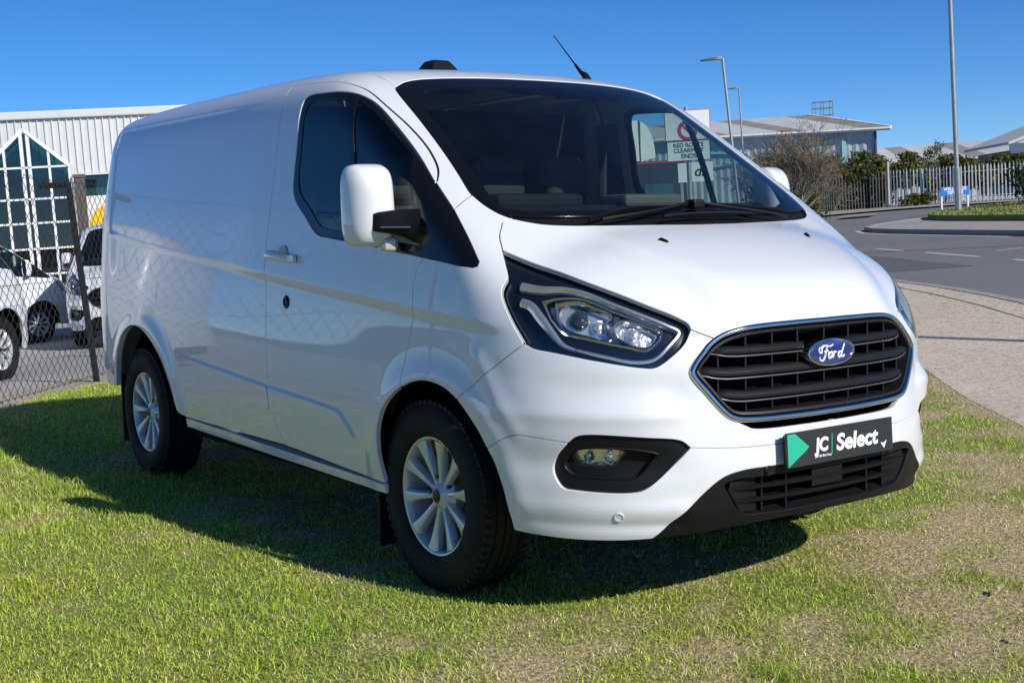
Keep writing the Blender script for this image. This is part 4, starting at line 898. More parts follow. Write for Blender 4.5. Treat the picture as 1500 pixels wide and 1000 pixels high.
# grass blades
def blades(count):
    dep=2.2+ (14-2.2)*RNG.random(count*5);dens=(2.6/dep)**1.35*(.95*dep+1.6);k=RNG.random(len(dep))<dens/dens.max();dep=dep[k][:count];n=len(dep)
    lat=(RNG.random(n)*2-1)*(.475*dep+.8)
    lx=np.interp(dep,[a[1] for a in LE],[a[0] for a in LE])-.08;rx=np.interp(dep,[a[1] for a in RE],[a[0] for a in RE])+.04
    k=(lat>lx+.05*RNG.random(n))&(lat<rx-.12*RNG.random(n)**2);dep,lat=dep[k],lat[k];n=len(dep)
    x=CW[0]+SR[0]*lat+SF[0]*dep;y=CW[1]+SR[1]*lat+SF[1]*dep
    dry=dryness(x,y);d01=sst(.40,.72,dry)
    k=RNG.random(n)>d01*.30;
    for wx in(0,-2.933):
        for wy in(-.84,.84):k&=~((np.abs(x-wx)<.13)&(np.abs(y-wy)<.11))
    x,y,dep,lat,d01=x[k],y[k],dep[k],lat[k],d01[k];n=len(x);z=H(x,y)
    clump=fbm(x,y,.16,3,21);tuft=sst(.62,.80,fbm(x,y,.35,2,51));hgt=(.008+.016*RNG.random(n)**1.6)*(.55+.9*clump)*(1.15-.45*d01)*(1+.6*sst(-1.2,-2.8,lat))*(1+.9*tuft)
    wid=(.0008+.0009*RNG.random(n))*(1+.11*np.maximum(dep-3,0))
    az=RNG.random(n)*2*np.pi;lean=(.35+1.7*RNG.random(n)**1.3)*(.8+.7*d01);dx,dy=np.cos(az),np.sin(az);sx,sy=-dy,dx
    tw=RNG.random(n)*2*np.pi;wxv,wyv=np.cos(tw),np.sin(tw)
    V=np.zeros((n,5,3))
    V[:,0]=np.stack([x-wxv*wid,y-wyv*wid,z-.004],1);V[:,1]=np.stack([x+wxv*wid,y+wyv*wid,z-.004],1)
    mx_=x+dx*lean*hgt*.35;my=y+dy*lean*hgt*.35;mz=z+hgt*np.maximum(.62-.10*lean,.2)
    V[:,2]=np.stack([mx_+wxv*wid*.85,my+wyv*wid*.85,mz],1);V[:,3]=np.stack([mx_-wxv*wid*.85,my-wyv*wid*.85,mz],1)
    V[:,4]=np.stack([x+dx*lean*hgt,y+dy*lean*hgt,z+hgt*np.maximum(1-.30*lean,.12)],1)
    base=np.arange(n)[:,None]*5;T=np.concatenate([base+np.array([[0,1,2]]),base+np.array([[0,2,3]]),base+np.array([[3,2,4]])],1).reshape(-1,3)
    # colour: straw share follows dryness
    v=.62+.75*RNG.random(n);gy=fbm(x,y,.5,3,33);q=RNG.random(n)
    gcol=np.stack([.26+.25*gy,.48+.10*gy,.04+.03*gy],1);ocol=np.array([[.52,.50,.12]]);scol=np.array([[.68,.58,.34]]);bcol=np.array([[.30,.22,.13]])
    ts=np.clip(.16+.70*d01+.22*(RNG.random(n)-.5),0,1)[:,None]
    c=gcol*(1-ts)+ocol*ts;st=q<(.10+.50*d01);c=np.where(st[:,None],scol,c);c=np.where((q>.94)[:,None],bcol,c)
    c=c*v[:,None]*(1.30-.30*clump)[:,None];col=np.ones((n,5,4));col[:,:,:3]=c[:,None,:]
    return V.reshape(-1,3),T,col.reshape(-1,4)
V,T,C=blades(560000)
me=bpy.data.meshes.new('grass');me.vertices.add(len(V));me.vertices.foreach_set('co',V.ravel());me.loops.add(len(T)*3);me.loops.foreach_set('vertex_index',T.ravel().astype(np.int32))
me.polygons.add(len(T));me.polygons.foreach_set('loop_start',np.arange(0,len(T)*3,3,dtype=np.int32));me.polygons.foreach_set('loop_total',np.full(len(T),3,np.int32));me.update(calc_edges=True)
ca=me.color_attributes.new('tone','FLOAT_COLOR','POINT');ca.data.foreach_set('color',C.ravel())
M=bpy.data.materials.new('grass_blade');M.use_nodes=True;n=M.node_tree;b=n.nodes['Principled BSDF'];b.inputs['Roughness'].default_value=.55;b.inputs['Specular IOR Level'].default_value=.3
at=n.nodes.new('ShaderNodeAttribute');at.attribute_name='tone';n.links.new(at.outputs['Color'],b.inputs['Base Color'])
tr_=n.nodes.new('ShaderNodeBsdfTranslucent');n.links.new(at.outputs['Color'],tr_.inputs[0]);ms=n.nodes.new('ShaderNodeMixShader');ms.inputs[0].default_value=.35
n.links.new(b.outputs[0],ms.inputs[1]);n.links.new(tr_.outputs[0],ms.inputs[2]);n.links.new(ms.outputs[0],n.nodes['Material Output'].inputs[0])
me.materials.append(M);tag(link('grass',me),'short mown grass with straw-coloured dead patches','grass',kind='stuff')
# hard surfaces
sheet('footway',RE+KN[:6][::-1][:-1]+[(6.3,-6)] if False else [p for p in RE]+[(4.9,20),(5.17,16.8),(5.38,15.3),(5.57,13.9),(5.75,10.5),(6.0,6),(6.25,-6)],.002,M_pave,g=.7)
sheet('footway',[(4.2,20),(3.0,48),(.4,90),(-2.5,90),(.5,48),(2.2,20)],.002,M_pave,g=3)
sheet('yard',[(-3.3,20),(2.2,20),(.5,48),(-2.5,90),(-40,90),(-40,30),(-12,30),(-12,22)],-.02,M_park,g=3)
sheet('road',[(6.3,-10)]+KN[1:]+[(30,90),(60,80)]+KF[::-1],-.11,M_road,g=1.6)
sheet('far_footway',KF[:-1]+[(60,62),(60,-10)],-.006,M_tar,g=2.0)
M_isl=ground_mat('verge_grass',(.15,.20,.045),(.20,.23,.06),(.27,.25,.10),1.2,30,1.0)
isl=[(13.95,-8),(13.95,34.7),(13.75,39.5),(14.0,42.5),(14.6,44.6),(15.5,46.5),(17.5,48.8),(20.5,50.6),(26,53.2),(40,56),(40,-8)]
sheet('verge',isl,.16,M_isl,g=1.5,side=.2)
# a second, short growth of tufts on the verge
n=26000;lat=13.8+RNG.random(n)*16;dep=30+RNG.random(n)*26;P=S2(list(zip(lat,dep)));k=inside(P,S2(isl));P=P[k];n=len(P);z=H(P[:,0],P[:,1])+.16
a=RNG.random(n)*6.28;hh=.03+.05*RNG.random(n);V=np.zeros((n,3,3));w=.02
V[:,0]=np.column_stack([P[:,0]-np.cos(a)*w,P[:,1]-np.sin(a)*w,z]);V[:,1]=np.column_stack([P[:,0]+np.cos(a)*w,P[:,1]+np.sin(a)*w,z]);V[:,2]=np.column_stack([P[:,0]+.02*np.cos(a*3),P[:,1]+.02*np.sin(a*3),z+hh])
me=mesh('grass_tufts',V.reshape(-1,3),np.arange(n*3).reshape(-1,3),smooth=False);tag(link('verge_tufts',me,mat('tuft',(.17,.22,.05),.8,col2=(.25,.25,.08),vscale=1.2)),'rough tufts of grass covering the roadside verge','grass',kind='stuff')
sheet('side_footway',[(13,66),(20,66.5),(24,68.5),(33,67),(60,60),(60,90),(13,90)],-.02,M_tar,g=4)
M_beige=mat('tactile_slab',(.45,.33,.19),.9,var=.2,vscale=3)
sheet('crossing_slabs',[(14.8,57.5),(16.2,57.0),(17.4,60),(16,60.6)],.01,M_beige,g=1)
sheet('car_park',[(-60,-12),(-4.0,-12)]+[(a-.02,b) for a,b in LE]+[(-12,22),(-12,30),(-40,30),(-60,40)],-.03,M_park,g=1.5)
sheet('gravel_strip',[(-4.75,-6)]+[(a-.03,b) for a,b in LE[:-1]]+[(-4.0,13.5),(-4.5,10),(-4.75,6)],-.012,M_gravel,g=.6)
# kerbs: one stone after another
def kerb(name,path,top,w=.15,st=.915,parent=None):
    root=empty(name,(0,0,0));root['kind']='structure';P=resample(S2(path),st,False);mk=M_kerb
    me0=None
    for a,b in zip(P[:-1],P[1:]):
        L=np.linalg.norm(b-a);c=(a+b)/2
        if me0 is None:
            o=MB().box((0,0,-.12),(1,w,.24)).build('kerb_stone',mk,root);me0=o.data
        else:o=link('kerb_stone',me0,None,root)
        za,zb=float(H(*a)),float(H(*b));o.location=(c[0],c[1],(za+zb)/2+top);o.scale=(L-.008,1,1);o.rotation_euler=(0,-math.atan2(zb-za,L),math.atan2(b[1]-a[1],b[0]-a[0]))
    return root
kerb('near_kerb',[(5.98,4),(5.75,10.5),(5.57,13.9),(5.38,15.3),(5.17,16.8),(4.9,20),(4.2,30)],.006)
kerb('far_kerb',[(11.55,26)]+KF[2:11],.012,.14)
M_joint=mat('joint_dark',(.10,.085,.07),.9)
def seam(path,w,dz):
    P=S2(path);t=unit(np.gradient(P,axis=0));nn=np.stack([-t[:,1],t[:,0]],1)*w/2;V=[(*p,float(H(*p))+dz) for k in(1,-1) for p in P+k*nn];n_=len(P)
    link('surface_joint',mesh('surface_joint',V,[(i,i+1,n_+i+1,n_+i) for i in range(n_-1)],smooth=False),M_joint)['kind']='structure'
seam([(a-.42+.03*math.sin(b*1.3),b) for a,b in resample(np.array([(5.98,4),(5.75,10.5),(5.57,13.9),(5.38,15.3),(5.17,16.8)]),.4,False)],.018,.006)
seam([(3.28+.55*t+.05*math.sin(t*9),15.2+.12*math.sin(t*5)+.3*t) for t in np.linspace(0,3.0,24)],.02,.006)
M_patch=ground_mat('asphalt_patch',(.115,.115,.115),(.13,.13,.13),(.19,.185,.18),.5,80,.6)
sheet('road_patch',[(5.9,20.5),(7.3,20.2),(7.25,26),(5.75,26.4)],-.1065,M_patch,g=1.2)
# road markings
def line(name,path,w,dz=-.106):
    P=S2(path);t=unit(np.gradient(P,axis=0));nn=np.stack([-t[:,1],t[:,0]],1)*w/2
    V=[];n_=len(P)
    for s in(1,-1):
        for p in P+s*nn:V.append((p[0],p[1],float(H(*p))+dz))
    link(name,mesh(name,V,[(i,i+1,n_+i+1,n_+i) for i in range(n_-1)],smooth=False),M_line)['kind']='structure'
for a,b in((26.5,28.4),(22.4,25.2),(16.5,20.9),(30.5,33),(36,38.5)):line('road_marking',[(8.2-.01*(d-22),d) for d in np.linspace(a,b,5)],.11)
line('road_marking',[(8.97,23.6),(9.3,23.8),(9.64,24.0)],.10)
line('edge_line',[(a-.32,b-(.1 if b>40 else 0)) for a,b in resample(np.array(KF[2:10]),1.0,False)],.14)
# ================================================================== CHAIN-LINK FENCE (runs along the lawn edge)
M_wire=mat('fence_wire',(.05,.052,.05),.6,metal=.4);M_post=mat('fence_post',(.012,.012,.013),.6,var=.5,vscale=10)
fence=empty('chain_link_fence',LOC(-3.82,11.77));tag(fence,'black chain-link fence with cranked posts between lawn and car park','fence')
FP=[(-4.45,2.9),(-4.24,5.9),(-4.03,8.85),(-3.82,11.77),(-3.6,14.7),(-3.4,17.6)]
fo=np.array(LOC(-3.82,11.77));HT=1.80
ar=unit(np.array([-SR[0],-SR[1]]))
for i,(a,b) in enumerate(FP):
    p=np.array(LOC(a,b))-fo;ln=(.0 if i!=3 else 1);dirx=np.array([SR[0],SR[1],0])*-.155*0
    top=p+np.array([0,0,HT+.02]);bot=p-np.array([0,0,.2])
    if i==3:top=top+np.append(SR,0)*-.10     # this post leans
    q=MB();q.tube([bot,top],.030,4);q.build('post',M_post,fence)
    MB().tube([top-np.array([0,0,.03]),top+np.append(ar,0)*.26+np.array([0,0,-.02])],.027,4).build('post_crank',M_post,fence)
def bay(a,b,h,step=.058):
    A_,B_=np.array(XY(*a)),np.array(XY(*b));L=np.linalg.norm(B_-A_);u=(B_-A_)/L;nrm=np.array([-u[1],u[0]]);n_=int(L/step);V=[];Fc=[];rr=.0030;m_=int(h/step)
    zz=np.arange(m_+1)*step+.03
    for i in range(n_):
        s=np.where((np.arange(m_+1)+i)%2==0,i*step,(i+1)*step)+(RNG.random(m_+1)-.5)*.004;sag=.02*math.sin(i*.13)
        for k in range(m_+1):
            xy=A_+u*float(np.clip(s[k],0,L))+nrm*(.003*(1 if k%2 else -1)+.012*math.sin(k*.3+i*.07));z=float(zz[k])
            V.append((xy[0],xy[1],z,))
    V=np.array(V);V[:,2]+=H(V[:,0],V[:,1]);out=[];P=V.reshape(n_,m_+1,3)
    # three-sided wires
    t=np.stack([u[0],u[1],0]);off=[np.array([*(nrm*rr),0]),np.array([*(-nrm*rr*.5+u*rr*.87),0]),np.array([*(-nrm*rr*.5-u*rr*.87),0])]
    VV=np.stack([P+o for o in off],2).reshape(-1,3)-fo;idx=np.arange(n_*(m_+1)*3).reshape(n_,m_+1,3);F_=[]
    for k in range(3):
        j=(k+1)%3;F_.append(np.stack([idx[:,:-1,k],idx[:,:-1,j],idx[:,1:,j],idx[:,1:,k]],-1).reshape(-1,4))
    link('wire_mesh',mesh('wire_mesh',VV,np.vstack(F_),smooth=False),M_wire,fence)['kind']='stuff'
    for z in(.05,h*.52,h):MB().tube([np.append(A_,H(*A_)+z)-fo,np.append(B_,H(*B_)+z)-fo],.0022,4).build('line_wire',M_wire,fence)
for a,b in zip(FP[:-1],FP[1:]):bay(a,b,HT)
# ================================================================== PARKED VEHICLES BEHIND THE FENCE (white vans like the near one)
def park(lat,dep,hd,scale,label,skip=('rear_lamp','show_plate')):
    o=copy_tree(VAN,None,skip);o.name='parked_van';o.matrix_world=Matrix.Identity(4);o.scale=(scale,)*3;o.location=LOC(lat,dep,-.03);o.rotation_euler=(0,0,ROTZ(*hd));tag(o,label,'van','white vans in the dealer car park');return o
park(-6.12,13.3,(.16,1.0),.98,'white van beside the chain-link fence showing only its front wing and alloy wheel')
park(-8.0,20.6,(.60,.80),.86,'smaller white van with dark side window parked across from the glass porch')
park(-5.36,18.4,(.12,-1.0),.87,'white van facing the lawn with dark windscreen behind the leaning fence post')
# ================================================================== SHOWROOM BUILDING on the left
M_clad=mat('white_cladding',(.62,.63,.62),.5,var=.10,vscale=2);M_wall=mat('white_render',(.70,.70,.68),.8,var=.12,vscale=1.5)
M_bg=mat('green_glass',(.015,.06,.06),.06,spec=.8,coat=.5);M_brown=mat('brown_post',(.10,.08,.07),.7);M_yel=mat('yellow_disc',(.75,.50,.02),.5)
def frame_obj(name,lat,dep,hd,dz=0): return empty(name,LOC(lat,dep,dz),ROTZ(*hd))
sb=frame_obj('showroom',-13.5,42.3,(1,.22),0);tag(sb,'white ribbed metal showroom with yellow disc on its lower wall','building')
zb=HS(-13.5,42.3)
EAV=5.60-zb;CL=3.66-zb
b=MB();pr=[];x=-22
while x<11:pr+=[(x,0),(x+.16,0),(x+.19,-.05),(x+.22,-.05)];x+=.225
V=[(a,c,h) for h in(CL,EAV-.12) for a,c in pr];n_=len(pr);b.add(V,[(i,i+1,n_+i+1,n_+i) for i in range(n_-1)]);b.build('ribbed_cladding',M_clad,sb)
MB().box((-5.4,.03,EAV-.03),(33,.34,.26)).build('roof_edge',M_clad,sb,bevel=.04)
MB().box((-5.4,6,EAV-.15),(33,12,.05)).build('roof',M_clad,sb)
MB().box((-5.4,.10,CL-.02),(33,.26,.10)).build('cladding_trim',M_clad,sb)
WB=2.92-zb
MB().box((-5.4,.35,WB/2-.1),(33,.2,WB+.2)).build('wall',M_wall,sb)
MB().box((-5.4,.55,(CL+WB)/2),(33,.05,CL-WB)).build('strip_glazing',M_bg,sb)
for x in np.arange(-21,10.8,1.15):MB().box((x,.38,(CL+WB)/2),(.16,.14,CL-WB)).build('mullion',M_wall,sb)
MB().lathe([(0,-.012),(.62,-.012),(.64,0)],(.62,.24,1.95-zb),'y',32).build('yellow_disc',M_yel,sb)
# glazed gable porch
po=frame_obj('glazed_porch',-14.75,40.6,(1,.22),0);tag(po,'glazed gable porch with white frames on the ribbed showroom','porch');zp=HS(-14.75,40.6)
ap=5.02-zp;ev=3.84-zp;hw=1.26
M_frame=mat('white_frame',(.76,.76,.75),.45);M_pg=glassmat('porch_glass',(.10,.30,.28),ior=1.55)
def bar(p,q,w,nm='frame_bar',d=.08):
    p,q=np.array(p,float),np.array(q,float);L=np.linalg.norm(q-p);a=math.atan2(q[1]-p[1],q[0]-p[0]);R_=np.array([[math.cos(a),0,-math.sin(a)],[0,1,0],[math.sin(a),0,math.cos(a)]])
    MB().box((((p+q)/2)[0],-.04,((p+q)/2)[1]),(L,d,w),R_).build(nm,M_frame,po)
def tz(x): return ap-(ap-ev)*abs(x)/hw
rows=[-.05,.75,1.55,2.35,3.1,ev];cols=[-hw,-.63,-.10,.10,.68,hw]
for x in(-hw,-.63,.68,hw):bar((x,0),(x,tz(x)),.07)
for x in(-.10,.10):bar((x,0),(x,tz(x)),.10)
for z in rows[1:]:bar((-hw,z),(hw,z),.06)
bar((-hw-.05,ev-.02),(0,ap),.11,d=.14);bar((hw+.05,ev-.02),(0,ap),.11,d=.14)
for i in range(len(cols)-1):
    x0,x1=cols[i],cols[i+1]
    for j in range(len(rows)-1):MB().box(((x0+x1)/2,0,(rows[j]+rows[j+1])/2),(x1-x0-.03,.012,rows[j+1]-rows[j]-.03)).build('pane',M_pg,po)
    MB().prism([(x0+.02,ev+.02),(x1-.02,ev+.02),(x1-.02,max(tz(x1)-.04,ev+.03)),(x0+.02,max(tz(x0)-.04,ev+.03))],-.006,.006,'xz').build('pane',M_pg,po)
for s in(-1,1):     # pitched glass roof and side walls back to the showroom
    MB().add([(0,0,ap),(0,1.1,ap),(s*hw,1.1,ev),(s*hw,0,ev)],[(0,1,2,3)]).build('roof_pane',M_pg,po)
    MB().box((s*hw,.58,ev/2),(.05,1.0,ev)).build('side_wall',M_frame,po)
MB().box((0,1.05,1.9),(2.4,.06,3.8)).build('back_wall',mat('porch_dark',(.03,.035,.035),.8),po)
for z in(.9,1.5,2.1):MB().box((.1,.7,z),(2.0,.4,.06)).build('shelf',M_frame,po)
cp=frame_obj('cladding_post',-13.25,40.9,(1,.22));tag(cp,'brown square post standing beside the glazed porch','post');MB().box((0,0,1.6),(.30,.3,4.2)).build('shaft',M_brown,cp,bevel=.01);MB().box((0,0,3.72),(.36,.36,.1)).build('cap',M_brown,cp)
# ================================================================== RIGHT-HAND BACKGROUND
M_galv=mat('galvanised',(.42,.43,.44),.45,metal=.6,var=.2,vscale=3);M_head=mat('lamp_head',(.07,.072,.075),.5);M_conc=mat('concrete',(.35,.33,.30),.9)
def lamp_post(lat,dep,h,arm,label,lean=(0,0),r0=.085,r1=.045,arml=.75):
    o=empty('street_lamp',LOC(lat,dep,-.1),ROTZ(1,0));tag(o,label,'street lamp','street lamps along the road')
    top=np.array([lean[0],lean[1],h]);MB().tube([(0,0,0),top*.18+0,top*.185,top],[r0,r0,r0*.72,r1],12).build('column',M_galv,o,smooth=30)
    MB().tube([(0,0,.0),(0,0,.1)],[r0*1.7,r0*1.7],12).build('base_flange',M_galv,o)
    d=np.array([arm[0],arm[1],0.]);MB().tube([top,top+np.array([0,0,.10])],r1*1.1,10).build('spigot',M_galv,o)
    e=top+np.array([0,0,.06]);b=MB();V=[]
    for s,w,t in((0,.06,.10),(.12,.12,.12),(.5,.15,.09),(.95,.13,.05),(1,.08,.03)):
        c=e+d*arml*s+np.array([0,0,-.02*s]);sd=np.array([-d[1],d[0],0])
        V+=[c-sd*w+np.array([0,0,0]),c+sd*w,c+sd*w*.7+np.array([0,0,t]),c-sd*w*.7+np.array([0,0,t])]
    b.add(V,[(i*4+k,i*4+(k+1)%4,(i+1)*4+(k+1)%4,(i+1)*4+k) for i in range(4) for k in range(4)]+[(0,1,2,3),(19,18,17,16)]);b.build('lamp_head',M_head,o,smooth=35);return o
zz=HS(9.1,50)
lamp_post(9.15,50,6.75-zz+.1,(-1,0),'leaning grey street lamp with dark flat head in front of the shed roof',(-.42,0),.085,.055,.85)
zz=HS(14.95,80);lamp_post(15.0,80,8.2-zz+.1,(-1,0),'slim street lamp behind the leaning one against the shed roof',(-.12,0),.085,.05)
lamp_post(15.84,45.1,9.5,(-1,.2),'tall thick lamp column standing on the grass verge by the blue street sign',(-.08,0),.115,.075,1.0)
lamp_post(12.3,4.6,8.0,(-1,0),'street lamp on the far footway casting its shadow over the pavement',(0,0),.09,.055)
lamp_post(13.4,21.5,8.0,(-1,0),'street lamp beyond the kerb casting its shadow across the road',(0,0),.09,.055)
# -------- long shed
M_roofA=mat('fibre_cement',(.78,.76,.72),.85,var=.2,vscale=.6);M_roofB=mat('fibre_cement_dark',(.46,.41,.34),.9,var=.3,vscale=.8);M_steel=mat('steel_cladding',(.56,.61,.64),.6,var=.2,vscale=.8);M_teal=mat('teal_steel',(.25,.52,.54),.6);M_dark=mat('dark_grey',(.08,.085,.09),.9)  # M_dark: plain dark grey for downpipes, louvres and the lorry chassis
def shed(name,label,eR,eL,rR,rL,zg,bays,wallmat,ov=.4,wall=True):
    # eave and ridge end points as (lat,dep,z)
    def W3(p): x,y=XY(p[0],p[1]);return np.array([x,y,p[2]])
    o=empty(name,(*XY(eR[0],eR[1]),zg));tag(o,label,'building');org=np.array(o.location)
    a,b,c,d=W3(eL),W3(eR),W3(rR),W3(rL);u=b-a;L=np.linalg.norm(u);up=unit(np.cross(u,d-a));up=up if up[2]>0 else -up
    for i in range(bays):
        t0,t1=i/bays,(i+1)/bays;q=[a+(b-a)*t0,a+(b-a)*t1,d+(c-d)*t1,d+(c-d)*t0];n_=max(6,int(L/bays/.45));V=[];Fc=[]
        for k in range(n_*2+1):
            s=k/(n_*2);h=up*(.05 if k%2 else 0);V+=[q[0]+(q[1]-q[0])*s+h-org,q[3]+(q[2]-q[3])*s+h-org]
        Fc=[(2*k,2*k+2,2*k+3,2*k+1) for k in range(n_*2)]
        MB().add(V,Fc).build('roof_sheet',M_roofB if (i*7)%3==1 else M_roofA,o)
    # far slope
    inw=unit(((c+d)/2-(a+b)/2)*np.array([1,1,0]));wd=np.linalg.norm(((c+d)/2-(a+b)/2)[:2]);e2=b+inw*2*wd;e1=a+inw*2*wd
    MB().add([d-org,c-org,e2-org,e1-org],[(0,1,2,3)]).build('roof_back',M_roofA,o)
    MB().tube([a-org+np.array([0,0,-.08]),b-org+np.array([0,0,-.08])],.13,6).build('gutter',M_roofA,o)
    MB().tube([b-org,c-org,e2-org],.12,5).build('verge_trim',M_roofA,o)
    if wall:
        ins=inw*ov;ue=-unit(u)*ov*1.6;A0,B0=a+ins,b+ins+ue;C0=e2-ins+ue;V=[];n_=int(L/.5)
        for k in range(n_*2+1):
            s=k/(n_*2);p=A0+(B0-A0)*s-inw*(.06 if k%2 else 0)
            V+=[np.array([p[0],p[1],zg-.3])-org,np.array([p[0],p[1],p[2]-.05])-org]
        MB().add(V,[(2*k,2*k+2,2*k+3,2*k+1) for k in range(n_*2)]).build('wall',wallmat,o)
        cz=c+ue;MB().add([np.array([B0[0],B0[1],zg-.3])-org,np.array([C0[0],C0[1],zg-.3])-org,C0-org,cz-org,B0-org],[(0,1,2,3,4)]).build('gable',wallmat,o)
        MB().tube([np.array([B0[0],B0[1],zg])-inw*.15-org,B0-inw*.15-org],.09,6).build('downpipe',M_dark,o)
    return o,org,W3
sh,org,W3=shed('warehouse','long grey metal warehouse with patched sheet roof and turquoise frame',(25.6,85,5.60),(8.0,93,6.2),(22.4,94,7.25),(5.5,101,7.6),.4,11,M_steel,.5)
def tb(p,q,w=.16,nm='turquoise_frame',m_=None):MB().tube([W3(p)-org,W3(q)-org],w,4).build(nm,m_ or M_teal,sh)
WD=lambda l:85.35+(25.6-l)*.455
def tw(l0,z0,l1,z1,w=.13):tb((l0,WD(l0),z0),(l1,WD(l1),z1),w)
tw(22.9,5.4,22.9,.4,.18);tw(22.9,2.95,16.5,2.7,.26);tw(22.9,5.3,18.5,4.3);tw(22.9,3.2,15.5,4.1,.10);tw(18.5,4.3,12,3.5);tw(17,4.6,12.2,5.0)
cg=empty('roof_cage',tuple(W3((23.4,96,6.9))),ROTZ(1,0));tag(cg,'small metal access cage on the warehouse ridge','cage')
for x in(0,.62,1.3):
    for y in(0,.9):MB().tube([(x,y,-.2),(x,y,1.45)],.03,4).build('upright',M_galv,cg)
for z in(.45,.95,1.42):
    for y in(0,.9):MB().tube([(0,y,z),(1.3,y,z)],.026,4).build('rail',M_galv,cg)
    for x in(0,1.3):MB().tube([(x,0,z),(x,.9,z)],.026,4).build('rail',M_galv,cg)
shed('low_shed','low weathered shed roof seen over the hedge',(52.5,118,4.2),(32,126,3.9),(55,136,6.2),(34.5,142,6.1),.4,12,M_steel,.3)
M_wroof=mat('white_roof',(.62,.62,.60),.7,var=.15,vscale=.5);M_band=mat('blue_fascia',(.09,.13,.19),.5);M_slate=mat('slate_cladding',(.13,.15,.17),.6)
wb=empty('white_roofed_unit',LOC(38.6,98),ROTZ(1,-.12));tag(wb,'unit with white roof and dark blue fascia at the end of the fence','building');zg=HS(37.8,98)
MB().prism([(-.3,4.55-zg),(6.5,6.9-zg),(13.5,4.55-zg),(13.5,4.35-zg),(6.5,6.65-zg),(-.3,4.35-zg)],-.3,14,'xz').build('roof',M_wroof,wb)
MB().box((6.6,-.18,4.05-zg),(13.6,.25,.75)).build('fascia',M_band,wb)
MB().prism([(.6,0),(12.6,0),(12.6,4.0-zg),(.6,4.0-zg)],.2,13,'xz').build('wall',M_slate,wb)
MB().prism([(.2,4.4-zg),(6.5,6.6-zg),(13.1,4.4-zg)],-.05,.1,'xz').build('gable',M_wroof,wb)
for x in np.arange(1.0,12.4,.55):MB().box((x,.16,1.9),(.08,.1,3.6)).build('cladding_rib',M_slate,wb)
for x,z in((5.0,5.8),(7.2,5.9)):MB().box((x,-.12,z-zg-.5),(.9,.06,.16)).build('gable_louvre',M_dark,wb)
# -------- palisade fence
M_pale=mat('palisade_pale',(.60,.61,.61),.5,metal=.3,var=.2,vscale=4)
PF=[(23.1,77.0),(26.0,74.6),(31.5,73.3),(36,72)]
pf=empty('palisade_fence',LOC(*PF[0]));tag(pf,'pale grey steel palisade fence along the footway below the hedge','fence');po_=np.array(LOC(*PF[0]))
pts=resample(np.array(PF),.205,False);ang=ROTZ(1,-.25)
me0=None
for i,(a,b) in enumerate(pts):
    if me0 is None:
        o=MB().add([(-.036,0,0),(.036,0,0),(.036,0,2.0),(.016,0,2.08),(0,0,2.16),(-.016,0,2.08),(-.036,0,2.0),(-.036,.02,0),(.036,.02,0),(.036,.02,2.0),(.016,.02,2.08),(0,.02,2.16),(-.016,.02,2.08),(-.036,.02,2.0)],[(0,1,2,3,4,5,6),(13,12,11,10,9,8,7)]+[(k,(k+1)%7+0,7+(k+1)%7,7+k) for k in range(7)]).build('pale',M_pale,pf);me0=o.data
    else:o=link('pale',me0,None,pf)
    o.location=np.array(LOC(a,b,.02))-po_;o.rotation_euler=(random.uniform(-.01,.01),random.uniform(-.012,.012),ang)
for z in(.32,1.75):
    P=[np.array(LOC(a,b,z))-po_+np.array([SF[0],SF[1],0])*.05 for a,b in resample(np.array(PF),2.0,False)];MB().tube(P,.028,4).build('rail',M_pale,pf)
for a,b in resample(np.array(PF),2.75,False):
    p=np.array(LOC(a,b))-po_+np.array([SF[0],SF[1],0])*.10;MB().box(p+np.array([0,0,1.05]),(.08,.08,2.1)).build('post',M_pale,pf)
DF=[(15.5,73.5),(19.5,76.5),(22.95,77.1)];df=empty('shaded_fence',LOC(*DF[0]));tag(df,'palisade fence coloured dark for the shade under the spreading hedge','fence');do_=np.array(LOC(*DF[0]))
M_shaded_pale=mat('shaded_pale',(.05,.055,.06),.7);me0=None  # palisade steel again, its colour darkened to stand for shade under the hedge
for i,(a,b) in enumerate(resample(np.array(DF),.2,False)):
    if me0 is None:o=MB().box((0,0,1.05),(.075,.02,2.15)).build('pale',M_shaded_pale,df);me0=o.data
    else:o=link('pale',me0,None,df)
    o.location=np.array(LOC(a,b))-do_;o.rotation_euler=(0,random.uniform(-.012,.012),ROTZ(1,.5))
for z in(.3,1.7):MB().tube([np.array(LOC(a,b,z))-do_+np.array([SF[0],SF[1],0])*.05 for a,b in DF],.03,4).build('rail',M_shaded_pale,df)
cpst=empty('concrete_post',LOC(22.6,76.0));tag(cpst,'grey concrete post between the dark and the pale fence','post');MB().box((0,0,1.25),(.16,.16,2.7),taper=.9).build('shaft',M_conc,cpst);MB().box((0,0,2.62),(.10,.10,.06)).build('cap',M_conc,cpst)
